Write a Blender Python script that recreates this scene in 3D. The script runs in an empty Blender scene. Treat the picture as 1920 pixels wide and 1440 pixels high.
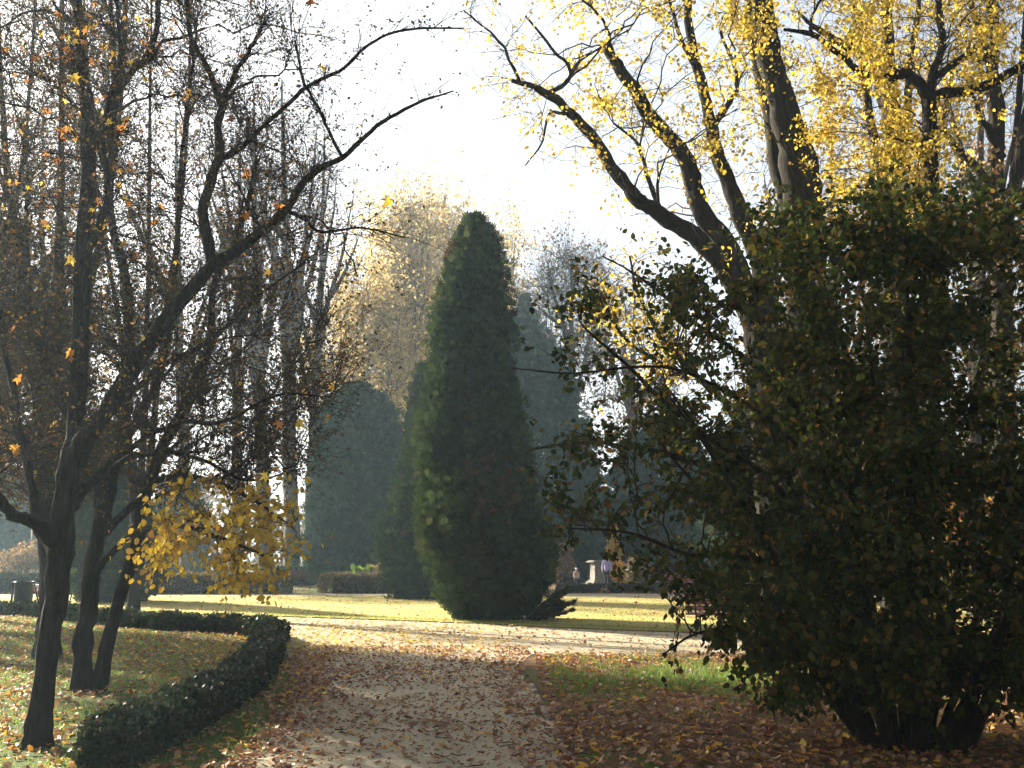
import bpy, math, random
import numpy as np
from mathutils import Vector

# ------------------------------------------------------------------ camera, sky, sun
sc = bpy.context.scene
F = 1867.0                       # focal length in pixels of the 1920 px wide photograph
PITCH = math.radians(9.87)
CAMH = 1.55
cam_d = bpy.data.cameras.new("camera"); cam = bpy.data.objects.new("camera", cam_d)
sc.collection.objects.link(cam); sc.camera = cam
cam_d.sensor_width = 36.0; cam_d.lens = 36.0 * F / 1920.0
cam_d.clip_start = 0.1; cam_d.clip_end = 3000
cam.location = (0, 0, CAMH); cam.rotation_euler = (math.pi / 2 + PITCH, 0, 0)

SUN_AZ = math.radians(50)        # left of straight ahead
SUN_EL = math.radians(24)
world = bpy.data.worlds.new("World"); sc.world = world; world.use_nodes = True
wn = world.node_tree; wn.nodes.clear()
wo = wn.nodes.new("ShaderNodeOutputWorld"); wb = wn.nodes.new("ShaderNodeBackground")
sky = wn.nodes.new("ShaderNodeTexSky"); sky.sky_type = 'NISHITA'; sky.sun_disc = False
sky.sun_elevation = SUN_EL; sky.sun_rotation = -SUN_AZ
sky.air_density = 1.0; sky.dust_density = 4.0; sky.ozone_density = 1.0
wb.inputs[1].default_value = 0.053
hs = wn.nodes.new('ShaderNodeHueSaturation'); hs.inputs['Saturation'].default_value = 0.45
wn.links.new(sky.outputs[0], hs.inputs['Color']); wn.links.new(hs.outputs[0], wb.inputs[0]); wn.links.new(wb.outputs[0], wo.inputs[0])

sd = bpy.data.lights.new("sun", 'SUN'); sd.energy = 5.0; sd.angle = math.radians(0.5)
sd.color = (1.0, 0.91, 0.74)
so = bpy.data.objects.new("sun", sd); sc.collection.objects.link(so)
sdir = Vector((-math.sin(SUN_AZ) * math.cos(SUN_EL), math.cos(SUN_AZ) * math.cos(SUN_EL), math.sin(SUN_EL)))
so.rotation_euler = sdir.to_track_quat('Z', 'Y').to_euler()

vs = sc.view_settings
vs.view_transform = 'Standard'; vs.look = 'None'; vs.gamma = 1; vs.use_curve_mapping = False
vs.exposure = 2.5
cy = sc.cycles
cy.use_denoising = True
cy.max_bounces = 6; cy.diffuse_bounces = 3; cy.glossy_bounces = 2; cy.transmission_bounces = 4
cy.volume_bounces = 0; cy.transparent_max_bounces = 8
cy.sample_clamp_indirect = 4.0

HAZE_DENSITY = 0.00068

# ------------------------------------------------------------------ helpers
rng = np.random.default_rng(7)
C = sc.collection
cp, sp = math.cos(PITCH), math.sin(PITCH)

def W(px, py, Y):
    """world point on the sight line of photograph pixel (px,py) at distance Y ahead"""
    px = np.asarray(px, float); py = np.asarray(py, float); Y = np.asarray(Y, float)
    u = (px - 960) / F; v = (720 - py) / F
    dy = cp - v * sp; dz = sp + v * cp
    t = Y / dy
    return np.stack([u * t, Y + 0 * t, CAMH + dz * t], -1)

def G(px, py):
    u = (px - 960) / F; v = (720 - py) / F
    dy = cp - v * sp; dz = sp + v * cp
    t = -CAMH / dz
    return (u * t, dy * t)

def nrm(a):
    return a / np.maximum(np.linalg.norm(a, axis=-1, keepdims=True), 1e-9)

def tag(o, label=None, cat=None, group=None, kind=None):
    if label: o['label'] = label
    if cat: o['category'] = cat
    if group: o['group'] = group
    if kind: o['kind'] = kind
    return o

def thing(name, loc, label, cat, group=None, rz=0):
    o = bpy.data.objects.new(name, None); C.objects.link(o)
    o.location = loc; o.rotation_euler = (0, 0, rz); o.empty_display_size = 0.3
    return tag(o, label, cat, group)

def mesh_np(name, V, Fc, mat, parent=None, tint=None, smooth=False, local=False):
    """V (n,3); Fc (m,k) int; world coordinates unless local"""
    V = np.asarray(V, np.float32); Fc = np.asarray(Fc, np.int32)
    if parent is not None and not local:
        V = V - np.array(parent.location, np.float32)
    me = bpy.data.meshes.new(name)
    m, k = Fc.shape
    me.vertices.add(len(V)); me.vertices.foreach_set("co", V.ravel())
    me.loops.add(m * k); me.loops.foreach_set("vertex_index", Fc.ravel())
    me.polygons.add(m); me.polygons.foreach_set("loop_start", np.arange(0, m * k, k, dtype=np.int32))
    if smooth: me.polygons.foreach_set("use_smooth", np.ones(m, bool))
    me.update(calc_edges=True)
    if tint is not None:
        a = me.attributes.new("tint", 'FLOAT', 'FACE'); a.data.foreach_set("value", np.asarray(tint, np.float32))
    if mat: me.materials.append(mat)
    o = bpy.data.objects.new(name, me); C.objects.link(o)
    if parent is not None: o.parent = parent
    return o

def tubes(P, R, S):
    """P (N,K,3) R (N,K) -> verts, quads"""
    N, K, _ = P.shape
    T = nrm(np.gradient(P, axis=1))
    a = np.array([0.83, 0.47, 0.29]); a /= np.linalg.norm(a)
    u = nrm(np.cross(T, a)); v = np.cross(T, u)
    th = np.linspace(0, 2 * np.pi, S, endpoint=False)
    V = P[:, :, None, :] + R[:, :, None, None] * (np.cos(th)[None, None, :, None] * u[:, :, None, :] + np.sin(th)[None, None, :, None] * v[:, :, None, :])
    V = V.reshape(-1, 3)
    n = np.arange(N)[:, None, None] * K * S; k = np.arange(K - 1)[None, :, None] * S; s = np.arange(S)[None, None, :]
    s2 = (s + 1) % S
    Q = np.stack([n + k + s, n + k + s2, n + k + S + s2, n + k + S + s], -1).reshape(-1, 4)
    return V, Q

def join(lst):
    Vs, Fs, o = [], [], 0
    for V, Q in lst:
        Vs.append(V); Fs.append(Q + o); o += len(V)
    return np.concatenate(Vs), np.concatenate(Fs)

def catmull(pts, K, closed=False):
    pts = np.asarray(pts, float); n = len(pts)
    if closed:
        p = np.concatenate([pts[-1:], pts, pts[:2]]); seg = n
    else:
        p = np.concatenate([2 * pts[:1] - pts[1:2], pts, 2 * pts[-1:] - pts[-2:-1]]); seg = n - 1
    t = np.linspace(0, seg, K, endpoint=not closed); i = np.minimum(t.astype(int), seg - 1); f = (t - i)[:, None]
    a, b, c, d = p[i], p[i + 1], p[i + 2], p[i + 3]
    return 0.5 * ((2 * b) + (c - a) * f + (2 * a - 5 * b + 4 * c - d) * f * f + (3 * b - a - 3 * c + d) * f ** 3)

# ---- leaf templates (x = across, y = along the leaf, z = normal), triangle fans
def T_(v, f): return np.array(v, float), np.array(f, int)
OVATE = T_([(0, 0, 0), (.30, .30, .06), (.24, .68, .05), (0, 1, -.06), (-.24, .68, .05), (-.30, .30, .06), (0, .5, -.02)],
           [(0, 1, 6), (1, 2, 6), (2, 3, 6), (3, 4, 6), (4, 5, 6), (5, 0, 6)])
DIAM = T_([(0, 0, 0), (.32, .5, .08), (0, 1, 0), (-.32, .5, .08)], [(0, 1, 2), (0, 2, 3)])
def _maple():
    ang = [-90, -58, -42, -12, 8, 32, 50, 72, 90, 108, 130, 148, 172, 192, 222, 238]
    rad = [.18, .42, .30, .62, .34, .74, .36, .42, .95, .42, .36, .74, .34, .62, .30, .42]
    v = [(0, 0, .05)]
    for i, (a, r) in enumerate(zip(ang, rad)):
        v.append((r * math.cos(math.radians(a)) * .62, r * math.sin(math.radians(a)) * .62, .09 * math.sin(i * 2.4) + .10 * r * (i % 2)))
    n = len(ang)
    return T_(v, [(0, 1 + i, 1 + (i + 1) % n) for i in range(n)])
MAPLE = _maple()
CURL = T_([(-.34, 0, .20), (0, .02, 0), (.30, 0, .22), (-.42, .4, .26), (0, .45, .03), (.40, .42, .20), (-.12, .85, .20), (.04, .95, .10), (.2, .8, .24)],
          [(0, 1, 4), (0, 4, 3), (1, 2, 5), (1, 5, 4), (3, 4, 7), (3, 7, 6), (4, 5, 8), (4, 8, 7)])
BLADE = T_([(-.5, 0, 0), (.5, 0, 0), (0, 1, .35)], [(0, 1, 2)])
def _frond():
    v, f = [], []
    for i, (a, l) in enumerate([(-62, .55), (-38, .8), (-12, .95), (14, 1.0), (40, .8), (64, .55)]):
        d = np.array([math.sin(math.radians(a)), math.cos(math.radians(a))]); s = np.array([d[1], -d[0]])
        b = d * .08; z = .1 * math.sin(i * 2.1)
        k = len(v)
        for p in (b - s * .05, d * l * .6 - s * .11, d * l, d * l * .6 + s * .11): v.append((p[0], p[1], z * np.hypot(*p)))
        f += [(k, k + 1, k + 2), (k, k + 2, k + 3)]
    return T_(v, f)
FROND = _frond()

def frames(y, roll_up=None, flat=0.0):
    """rotation matrices with leaf axis along y (N,3) and random roll; flat>0 tends to keep the normal upward"""
    y = nrm(y); N = len(y)
    z = rng.normal(size=(N, 3))
    if flat: z = z * (1 - flat) + np.array([0, 0, 1.6]) * flat
    x = nrm(np.cross(y, z)); z = np.cross(x, y)
    return np.stack([x, y, z], -1)       # columns

def leaf_mesh(name, pos, M, size, tpl, mat, parent=None, tint=None, asp=None):
    V0, F0 = tpl; N = len(pos)
    size = np.broadcast_to(np.asarray(size, float), (N,))
    L = V0[None] * size[:, None, None]
    if asp is not None: L = L * np.array([asp, 1, 1])
    V = np.einsum('nij,nvj->nvi', M, L) + pos[:, None, :]
    Fc = F0[None] + (np.arange(N) * len(V0))[:, None, None]
    t = rng.random(N) if tint is None else tint
    return mesh_np(name, V.reshape(-1, 3), Fc.reshape(-1, F0.shape[1]), mat, parent, tint=np.repeat(t, len(F0)))

# ------------------------------------------------------------------ materials
def newmat(name):
    m = bpy.data.materials.new(name); m.use_nodes = True
    nt = m.node_tree; nt.nodes.clear()
    return m, nt, nt.nodes, nt.links

def ramp(nd, cols):
    r = nd.new("ShaderNodeValToRGB"); e = r.color_ramp.elements
    while len(e) > 1: e.remove(e[-1])
    e[0].position = cols[0][0]; e[0].color = (*cols[0][1], 1)
    for p, c in cols[1:]:
        k = e.new(p); k.color = (*c, 1)
    return r

def leafmat(name, cols, trans=0.45, gloss=0.06, tboost=1.0, rough=.5):
    m, nt, nd, lk = newmat(name)
    at = nd.new("ShaderNodeAttribute"); at.attribute_name = "tint"
    r = ramp(nd, cols)
    lk.new(at.outputs["Fac"], r.inputs[0])
    tc = nd.new("ShaderNodeTexCoord"); no = nd.new("ShaderNodeTexNoise"); no.inputs["Scale"].default_value = 14; no.inputs["Detail"].default_value = 3
    lk.new(tc.outputs["Object"], no.inputs["Vector"])
    mr = nd.new("ShaderNodeMapRange"); mr.inputs[3].default_value = .65; mr.inputs[4].default_value = 1.35
    lk.new(no.outputs[0], mr.inputs[0])
    mx = nd.new("ShaderNodeVectorMath"); mx.operation = 'MULTIPLY'
    lk.new(r.outputs[0], mx.inputs[0]); lk.new(mr.outputs[0], mx.inputs[1])
    df = nd.new("ShaderNodeBsdfDiffuse"); tr = nd.new("ShaderNodeBsdfTranslucent"); gl = nd.new("ShaderNodeBsdfGlossy")
    gl.inputs["Roughness"].default_value = rough
    tb = nd.new("ShaderNodeVectorMath"); tb.operation = 'SCALE'; tb.inputs["Scale"].default_value = tboost
    lk.new(mx.outputs[0], tb.inputs[0]); lk.new(mx.outputs[0], df.inputs[0]); lk.new(tb.outputs[0], tr.inputs[0])
    a = nd.new("ShaderNodeMixShader"); a.inputs[0].default_value = trans
    lk.new(df.outputs[0], a.inputs[1]); lk.new(tr.outputs[0], a.inputs[2])
    b = nd.new("ShaderNodeMixShader"); b.inputs[0].default_value = gloss
    lk.new(a.outputs[0], b.inputs[1]); lk.new(gl.outputs[0], b.inputs[2])
    o = nd.new("ShaderNodeOutputMaterial"); lk.new(b.outputs[0], o.inputs[0])
    return m

def solid(name, cols, scale=(1, 1, 1), nscale=6.0, rough=.9, bump=.3, bdist=.02, detail=6, spec=.2):
    m, nt, nd, lk = newmat(name)
    tc = nd.new("ShaderNodeTexCoord"); mp = nd.new("ShaderNodeMapping"); mp.inputs["Scale"].default_value = scale
    lk.new(tc.outputs["Object"], mp.inputs[0])
    no = nd.new("ShaderNodeTexNoise"); no.inputs["Scale"].default_value = nscale; no.inputs["Detail"].default_value = detail
    no.inputs["Roughness"].default_value = .65
    lk.new(mp.outputs[0], no.inputs["Vector"])
    r = ramp(nd, cols); lk.new(no.outputs[0], r.inputs[0])
    p = nd.new("ShaderNodeBsdfPrincipled"); p.inputs["Roughness"].default_value = rough
    p.inputs["Specular IOR Level"].default_value = spec * .5
    lk.new(r.outputs[0], p.inputs["Base Color"])
    bp = nd.new("ShaderNodeBump"); bp.inputs["Strength"].default_value = bump; bp.inputs["Distance"].default_value = bdist
    lk.new(no.outputs[0], bp.inputs["Height"]); lk.new(bp.outputs[0], p.inputs["Normal"])
    o = nd.new("ShaderNodeOutputMaterial"); lk.new(p.outputs[0], o.inputs[0])
    return m

BARK_D = solid("bark_dark", [(.35, (.003, .002, .0015)), (.52, (.016, .012, .007)), (.7, (.040, .030, .018))], (6, 6, .7), 6, bump=.9, bdist=.03)
BARK_G = solid("bark_mossy", [(.35, (.006, .005, .003)), (.5, (.022, .017, .011)), (.64, (.030, .028, .012)), (.78, (.045, .036, .022))], (4, 4, .7), 5, bump=.9, bdist=.04)
BARK_P = solid("bark_hazed", [(.3, (.08, .07, .06)), (.6, (.17, .15, .13))], (2, 2, .5), 3, bump=.5, bdist=.04)  # bark for far trunks, its colour lifted paler to suggest haze
TWIG = solid("twig", [(.3, (.012, .008, .006)), (.7, (.034, .022, .017))], (3, 3, 3), 3, bump=.1)

L_BUSH = leafmat("leaf_shrub", [(0, (.009, .014, .003)), (.45, (.022, .032, .006)), (.72, (.048, .051, .009)), (.86, (.072, .058, .011)), (.94, (.055, .028, .010)), (1, (.20, .11, .02))], .45, .008, 1.5)
L_YEL = leafmat("leaf_yellow", [(0, (.26, .16, .02)), (.25, (.44, .30, .03)), (.6, (.60, .43, .04)), (.85, (.70, .52, .06)), (.93, (.30, .28, .04)), (1, (.28, .13, .03))], .55, .04, 1.1)
L_BOUGH = leafmat("leaf_yellow_bough", [(0, (.26, .14, .015)), (.4, (.48, .31, .02)), (.8, (.66, .46, .035)), (1, (.32, .12, .02))], .5, .05, 1.1)
L_HAW = leafmat("leaf_small_dark", [(0, (.022, .017, .009)), (.5, (.045, .035, .012)), (.8, (.09, .055, .012)), (1, (.25, .12, .02))], .35, .02)
L_ORA = leafmat("leaf_orange", [(0, (.30, .10, .03)), (.5, (.50, .20, .03)), (.8, (.60, .36, .04)), (1, (.65, .48, .05))], .5, .04, 1.1)
L_HAZY = leafmat("leaf_hazed_yellow", [(0, (.32, .22, .09)), (.5, (.50, .38, .16)), (1, (.64, .50, .20))], .5, .02)  # yellow of the far crowns, paled in the colour to suggest haze
L_BROWN = leafmat("leaf_brown", [(0, (.12, .07, .035)), (.6, (.22, .13, .05)), (1, (.36, .22, .07))], .4, .03)
L_THUJA = leafmat("thuja_spray", [(0, (.010, .019, .008)), (.5, (.024, .040, .014)), (.84, (.05, .070, .022)), (.92, (.08, .046, .022)), (1, (.11, .05, .022))], .25, .01)
L_CONB = leafmat("conifer_haze_blue", [(0, (.020, .042, .027)), (.6, (.045, .080, .050)), (1, (.085, .13, .065))], .25, .015)  # blue-green brightened in the colour itself, standing in for thicker haze
L_BOX = leafmat("box_leaf", [(0, (.007, .015, .006)), (.55, (.015, .028, .009)), (.85, (.034, .05, .013)), (.94, (.07, .045, .018)), (1, (.15, .09, .03))], .25, .05, rough=.4)
L_PRIV = leafmat("privet_leaf", [(0, (.07, .05, .03)), (.5, (.13, .09, .045)), (.8, (.16, .13, .05)), (1, (.3, .25, .09))], .35, .04)
L_LIT = leafmat("litter_leaf", [(0, (.11, .032, .016)), (.3, (.20, .075, .032)), (.52, (.28, .15, .07)), (.74, (.38, .16, .045)), (.84, (.34, .22, .10)), (.93, (.60, .28, .025)), (1, (.66, .45, .035))], .28, .07)
L_LITY = leafmat("litter_leaf_yellow", [(0, (.36, .18, .05)), (.3, (.50, .34, .12)), (.7, (.66, .50, .09)), (1, (.74, .60, .16))], .3, .05)
LAWNG = leafmat('lawn_blade', [(0, (.15, .18, .03)), (.3, (.26, .26, .06)), (.6, (.46, .37, .15)), (1, (.60, .47, .26))], .5, .03, 1.1)
GRASS = leafmat("grass_blade", [(0, (.06, .10, .015)), (.5, (.12, .19, .025)), (.85, (.20, .26, .04)), (1, (.34, .30, .10))], .5, .04, 1.15)

# ------------------------------------------------------------------ ground
def sheet(name, ring, z, mat, kind='structure', label=None):
    """triangulated flat polygon from a closed ring"""
    import bmesh
    bm = bmesh.new()
    vs_ = [bm.verts.new((x, y, z)) for x, y in ring]
    bm.faces.new(vs_)
    bmesh.ops.triangulate(bm, faces=bm.faces[:])
    bmesh.ops.recalc_face_normals(bm, faces=bm.faces[:])
    for f in bm.faces:
        if f.normal.z < 0: f.normal_flip()
    me = bpy.data.meshes.new(name); bm.to_mesh(me); bm.free(); me.materials.append(mat)
    o = bpy.data.objects.new(name, me); C.objects.link(o)
    tag(o, label, None, None, kind)
    return o

def ragged(ring, K=220, amp=.07):
    r = catmull(ring, K, closed=True)
    ph = np.linspace(0, 2 * np.pi, K, endpoint=False)
    d = sum(np.sin(ph * k + rng.random() * 6.3) * (1 / k ** .35) for k in (7, 13, 23, 37, 59)) * amp
    n = np.roll(r, -1, 0) - np.roll(r, 1, 0); n = nrm(np.stack([n[:, 1], -n[:, 0]], -1))
    return r + n * d[:, None]

def groundmat():
    m, nt, nd, lk = newmat("ground_turf_and_soil")
    tc = nd.new("ShaderNodeTexCoord")
    def noise(s, d=5, r=.6):
        n = nd.new("ShaderNodeTexNoise"); n.inputs["Scale"].default_value = s; n.inputs["Detail"].default_value = d; n.inputs["Roughness"].default_value = r
        lk.new(tc.outputs["Object"], n.inputs["Vector"]); return n
    big = noise(.35, 4); mid = noise(3.2); fine = noise(45, 4, .7)
    green = ramp(nd, [(.3, (.035, .05, .012)), (.6, (.08, .11, .022)), (.8, (.14, .14, .04))]); lk.new(fine.outputs[0], green.inputs[0])
    brown = ramp(nd, [(.3, (.05, .028, .016)), (.5, (.11, .062, .032)), (.7, (.20, .12, .055))]); lk.new(fine.outputs[0], brown.inputs[0])
    ad = nd.new("ShaderNodeMath"); ad.operation = 'ADD'; lk.new(big.outputs[0], ad.inputs[0]); lk.new(mid.outputs[0], ad.inputs[1])
    # grassier towards the left
    sx = nd.new("ShaderNodeSeparateXYZ"); lk.new(tc.outputs["Object"], sx.inputs[0])
    mr = nd.new("ShaderNodeMapRange"); mr.inputs[1].default_value = -2.5; mr.inputs[2].default_value = .5; mr.inputs[3].default_value = .16; mr.inputs[4].default_value = -.12
    lk.new(sx.outputs[0], mr.inputs[0])
    ad2 = nd.new("ShaderNodeMath"); ad2.operation = 'ADD'; lk.new(ad.outputs[0], ad2.inputs[0]); lk.new(mr.outputs[0], ad2.inputs[1])
    th = ramp(nd, [(.88, (0, 0, 0)), (1.0, (1, 1, 1))])
    hv = nd.new("ShaderNodeMath"); hv.operation = 'MULTIPLY'; hv.inputs[1].default_value = .95
    lk.new(ad2.outputs[0], hv.inputs[0]); lk.new(hv.outputs[0], th.inputs[0])
    mx = nd.new("ShaderNodeMix"); mx.data_type = 'RGBA'; lk.new(th.outputs[0], mx.inputs[0]); lk.new(brown.outputs[0], mx.inputs[6]); lk.new(green.outputs[0], mx.inputs[7])
    p = nd.new("ShaderNodeBsdfPrincipled"); p.inputs["Roughness"].default_value = .95; p.inputs["Specular IOR Level"].default_value = .1
    lk.new(mx.outputs[2], p.inputs["Base Color"])
    bp = nd.new("ShaderNodeBump"); bp.inputs["Strength"].default_value = .8; bp.inputs["Distance"].default_value = .03
    lk.new(fine.outputs[0], bp.inputs["Height"]); lk.new(bp.outputs[0], p.inputs["Normal"])
    o = nd.new("ShaderNodeOutputMaterial"); lk.new(p.outputs[0], o.inputs[0])
    return m

def twonoise(name, cols, cols2, s1, s2, bump=.5, bdist=.01, rough=.95):
    m, nt, nd, lk = newmat(name)
    tc = nd.new("ShaderNodeTexCoord")
    def noise(s, d=5, r=.6):
        n = nd.new("ShaderNodeTexNoise"); n.inputs["Scale"].default_value = s; n.inputs["Detail"].default_value = d; n.inputs["Roughness"].default_value = r
        lk.new(tc.outputs["Object"], n.inputs["Vector"]); return n
    a = noise(s1, 6, .75); b = noise(s2, 5)
    r1 = ramp(nd, cols); lk.new(a.outputs[0], r1.inputs[0])
    r2 = ramp(nd, cols2); lk.new(b.outputs[0], r2.inputs[0])
    mx = nd.new("ShaderNodeMix"); mx.data_type = 'RGBA'; mx.blend_type = 'MULTIPLY'; mx.inputs[0].default_value = 1
    lk.new(r1.outputs[0], mx.inputs[6]); lk.new(r2.outputs[0], mx.inputs[7])
    p = nd.new("ShaderNodeBsdfPrincipled"); p.inputs["Roughness"].default_value = rough; p.inputs["Specular IOR Level"].default_value = .15
    lk.new(mx.outputs[2], p.inputs["Base Color"])
    bp = nd.new("ShaderNodeBump"); bp.inputs["Strength"].default_value = bump; bp.inputs["Distance"].default_value = bdist
    lk.new(a.outputs[0], bp.inputs["Height"]); lk.new(bp.outputs[0], p.inputs["Normal"])
    o = nd.new("ShaderNodeOutputMaterial"); lk.new(p.outputs[0], o.inputs[0])
    return m

GRAVEL = twonoise("gravel", [(.3, (.15, .125, .08)), (.5, (.34, .29, .20)), (.7, (.52, .45, .32))], [(.3, (.72, .70, .66)), (.6, (1, 1, 1))], 60, 1.3, .9, .012)
LAWN = twonoise("mown_lawn", [(.3, (.17, .16, .05)), (.5, (.36, .31, .11)), (.72, (.52, .43, .19))], [(.35, (.66, .88, .55)), (.6, (1.08, .97, .88))], 38, .55, 1.0, .03)

GM = groundmat()
S_ = 420.0
g = mesh_np("ground", [(-S_, -60, 0), (S_, -60, 0), (S_, 700, 0), (-S_, 700, 0)], [(0, 1, 2, 3)], GM); tag(g, kind='structure')

RING_OUT = [(-4.0, 17.2), (-4.6, 20.2), (-6.2, 22.3), (-10, 25.2), (-15, 29.5), (-21, 30.5), (-27, 34), (-25, 41.5), (-15, 43.6), (-5.7, 43.8), (6, 43.6), (14, 41.5), (22, 36), (23, 24), (16, 16.5), (8, 15.3), (3.6, 15.6), (1.2, 16.4), (0.4, 16.8), (-1, 16.3), (-3, 16.3)]
LAWN_R = [(-19, 34), (-14.5, 31.3), (-10.9, 28.7), (-5.7, 26.6), (-1.4, 24.4), (3.2, 21.4), (8, 19.6), (13.5, 20.6), (17.5, 25), (17, 32), (12, 37), (5.6, 39.2), (-5.7, 41.2), (-14.8, 41.4), (-19.5, 39)]
sheet("gravel_path", ragged(RING_OUT, 260, .10), .004, GRAVEL)
sheet("path", ragged([(-2.1, -3), (-2.05, 4), (-2.1, 9), (-2.55, 12), (-3.1, 14.6), (-3.6, 17.5), (-1.5, 18.2), (.3, 17.5), (.10, 15), (.24, 11.5), (.42, 7.8), (.5, 3), (.5, -3)], 200, .06), .008, GRAVEL)
lawn_ring = ragged(LAWN_R, 260, .05)
lw = sheet("lawn", lawn_ring, .03, LAWN)
# small turf edge so that the lawn has thickness
lr = np.array(lawn_ring); K_ = len(lr)
V = np.concatenate([np.c_[lr, np.full(K_, .03)], np.c_[lr + (lr - lr.mean(0)) * .002, np.full(K_, 0.0)]])
i_ = np.arange(K_); Q = np.stack([i_, i_ + K_, (i_ + 1) % K_ + K_, (i_ + 1) % K_], -1)
mesh_np("lawn_edge", V, Q, GM); tag(bpy.data.objects["lawn_edge"], kind='structure')

# flush kerb of short concrete strips on the right side of the path
KERBM = solid("kerb_concrete", [(.3, (.14, .115, .09)), (.7, (.30, .25, .20))], nscale=12, bump=.4)
kl = catmull([(.56, 4.0), (.50, 6), (.46, 8), (.36, 10), (.28, 11.8), (.24, 12.8)], 11)
kv, kq = [], []
for a, b in zip(kl[:-1], kl[1:]):
    d = (b - a); L = np.hypot(*d); d = d / L; n = np.array([d[1], -d[0]]) * .03; b = b - d * .012
    base = len(kv); h = .0105 + rng.normal() * .001
    for z in (-.03, h):
        for p in (a - n, a + n, b + n, b - n): kv.append((p[0], p[1], z))
    for f in ((4, 5, 6, 7), (0, 1, 5, 4), (1, 2, 6, 5), (2, 3, 7, 6), (3, 0, 4, 7)): kq.append([base + q for q in f])
kerb = mesh_np("kerb", kv, kq, KERBM); tag(kerb, kind='structure')

def inside(pts, ring):
    x, y = pts[:, 0], pts[:, 1]; r = np.asarray(ring); c = np.zeros(len(pts), bool)
    xj, yj = r[-1]
    for xi, yi in r:
        m = ((yi > y) != (yj > y)) & (x < (xj - xi) * (y - yi) / (yj - yi + 1e-12) + xi)
        c ^= m; xj, yj = xi, yi
    return c

HEDGE_LINE = [(-3.02, 7.75), (-3.0, 8.6), (-3.02, 10), (-3.15, 12), (-3.55, 14.6), (-4.15, 17.4), (-4.55, 19.4), (-5.6, 20.9), (-7.6, 22.0), (-10, 24.2), (-13, 27.4), (-17, 29)]
hl = catmull(HEDGE_LINE, 300)
def hedge_dist(p):
    return np.min(np.hypot(p[:, None, 0] - hl[None, ::3, 0], p[:, None, 1] - hl[None, ::3, 1]), axis=1)
def path_right(y): return np.interp(y, [4, 8, 11.5, 15, 16.5], [.5, .43, .26, .15, .3])
def path_left(y): return np.interp(y, [4, 9, 12, 15, 17.5], [-2.05, -2.1, -2.55, -3.1, -3.6])
def hedge_x(y): return np.interp(y, [4.5, 7, 8.4, 10, 12, 14.6, 17.4, 19.4], [-3.35, -3.3, -3.2, -3.1, -3.15, -3.55, -4.15, -4.55])

def snoise(p, s, seed=0):
    r = np.random.default_rng(seed); v = 0
    for k in range(5):
        a = r.random() * 6.28; f = s * (1 + .8 * k)
        v = v + np.sin((p[:, 0] * math.cos(a) + p[:, 1] * math.sin(a)) * f + r.random() * 6.28) / (1 + .4 * k)
    return v / 2.2

# ---- fallen leaves
def scatter(n, x0, x1, y0, y1):
    return np.c_[rng.uniform(x0, x1, n), rng.uniform(y0, y1, n)]
def litter(name, pts, smin, smax, mat, tpl, tilt=.35, zc=.02, tint=None, lift=.03):
    n = len(pts)
    z = zc + rng.random(n) ** 3 * lift
    pos = np.c_[pts, z]
    y = np.c_[rng.normal(size=(n, 2)), rng.normal(size=n) * tilt]
    M = frames(y, flat=.72)
    o = leaf_mesh(name, pos, M, smin + (smax - smin) * rng.random(n) ** 1.5, tpl, mat, tint=tint)
    return tag(o, kind='stuff')

def keep(p, prob): return p[rng.random(len(p)) < prob]

# near field right verge
p = scatter(24000, .35, 10, 6.2, 16.6)
p = p[(p[:, 0] > path_right(p[:, 1]) - .15 - .3 * rng.random(len(p)) ** 2)]
green = np.exp(-(((p[:, 0] - 2.5) / 2.6) ** 2 + ((p[:, 1] - 13.3) / 2.3) ** 2))
pr = keep(p, 1 - .74 * green[:])
litter("fallen_leaves", pr[::2], .05, .13, L_LIT, MAPLE)
litter("fallen_leaves", pr[1::2], .035, .085, L_LIT, CURL)
# left of path
p = scatter(48000, -15, -2.0, 6.2, 27)
p = p[(p[:, 0] < path_left(p[:, 1]) + .4)]
p = p[(p[:, 1] < 17) | (p[:, 0] < hedge_x(p[:, 1]))]
p = p[p[:, 1] < np.interp(p[:, 0], [-15, -13, -10, -7.6, -5.6, -4.5, -3], [28, 27.0, 23.8, 21.6, 20.5, 19.4, 16])]
hd = hedge_dist(p); p = p[hd > .22]
pr = keep(p, .62 + .3 * snoise(p, 1.2, 3) + .2 * (p[:, 0] > -3.2))
n2 = len(pr) // 2
litter("fallen_leaves", pr[:n2], .05, .13, L_LIT, MAPLE, tint=np.clip(rng.random(n2) ** .75 + .04, 0, 1))
litter("fallen_leaves", pr[n2:], .035, .085, L_LIT, CURL, tint=rng.random(len(pr) - n2) ** .7)
# on the path
p = scatter(26000, -3.6, .6, 5.8, 18)
p = p[(p[:, 0] < path_right(p[:, 1])) & (p[:, 0] > path_left(p[:, 1]) - .1)]
e = (p[:, 0] - path_left(p[:, 1])) / (path_right(p[:, 1]) - path_left(p[:, 1]))
pr = keep(p, .38 + .45 * (e < .35) * (1 - e / .35) + .30 * (e > .85) + .20 * snoise(p, 1.7, 9))
n2 = len(pr) // 14
litter("fallen_leaves", pr[:n2], .06, .13, L_LIT, MAPLE, .5, .02)
litter("fallen_leaves", pr[n2:], rng.random(len(pr) - n2) * 0 + .015, .062, L_LIT, CURL, .5, .012, tint=rng.random(len(pr) - n2) ** 1.4 * .95, lift=.015)
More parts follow.
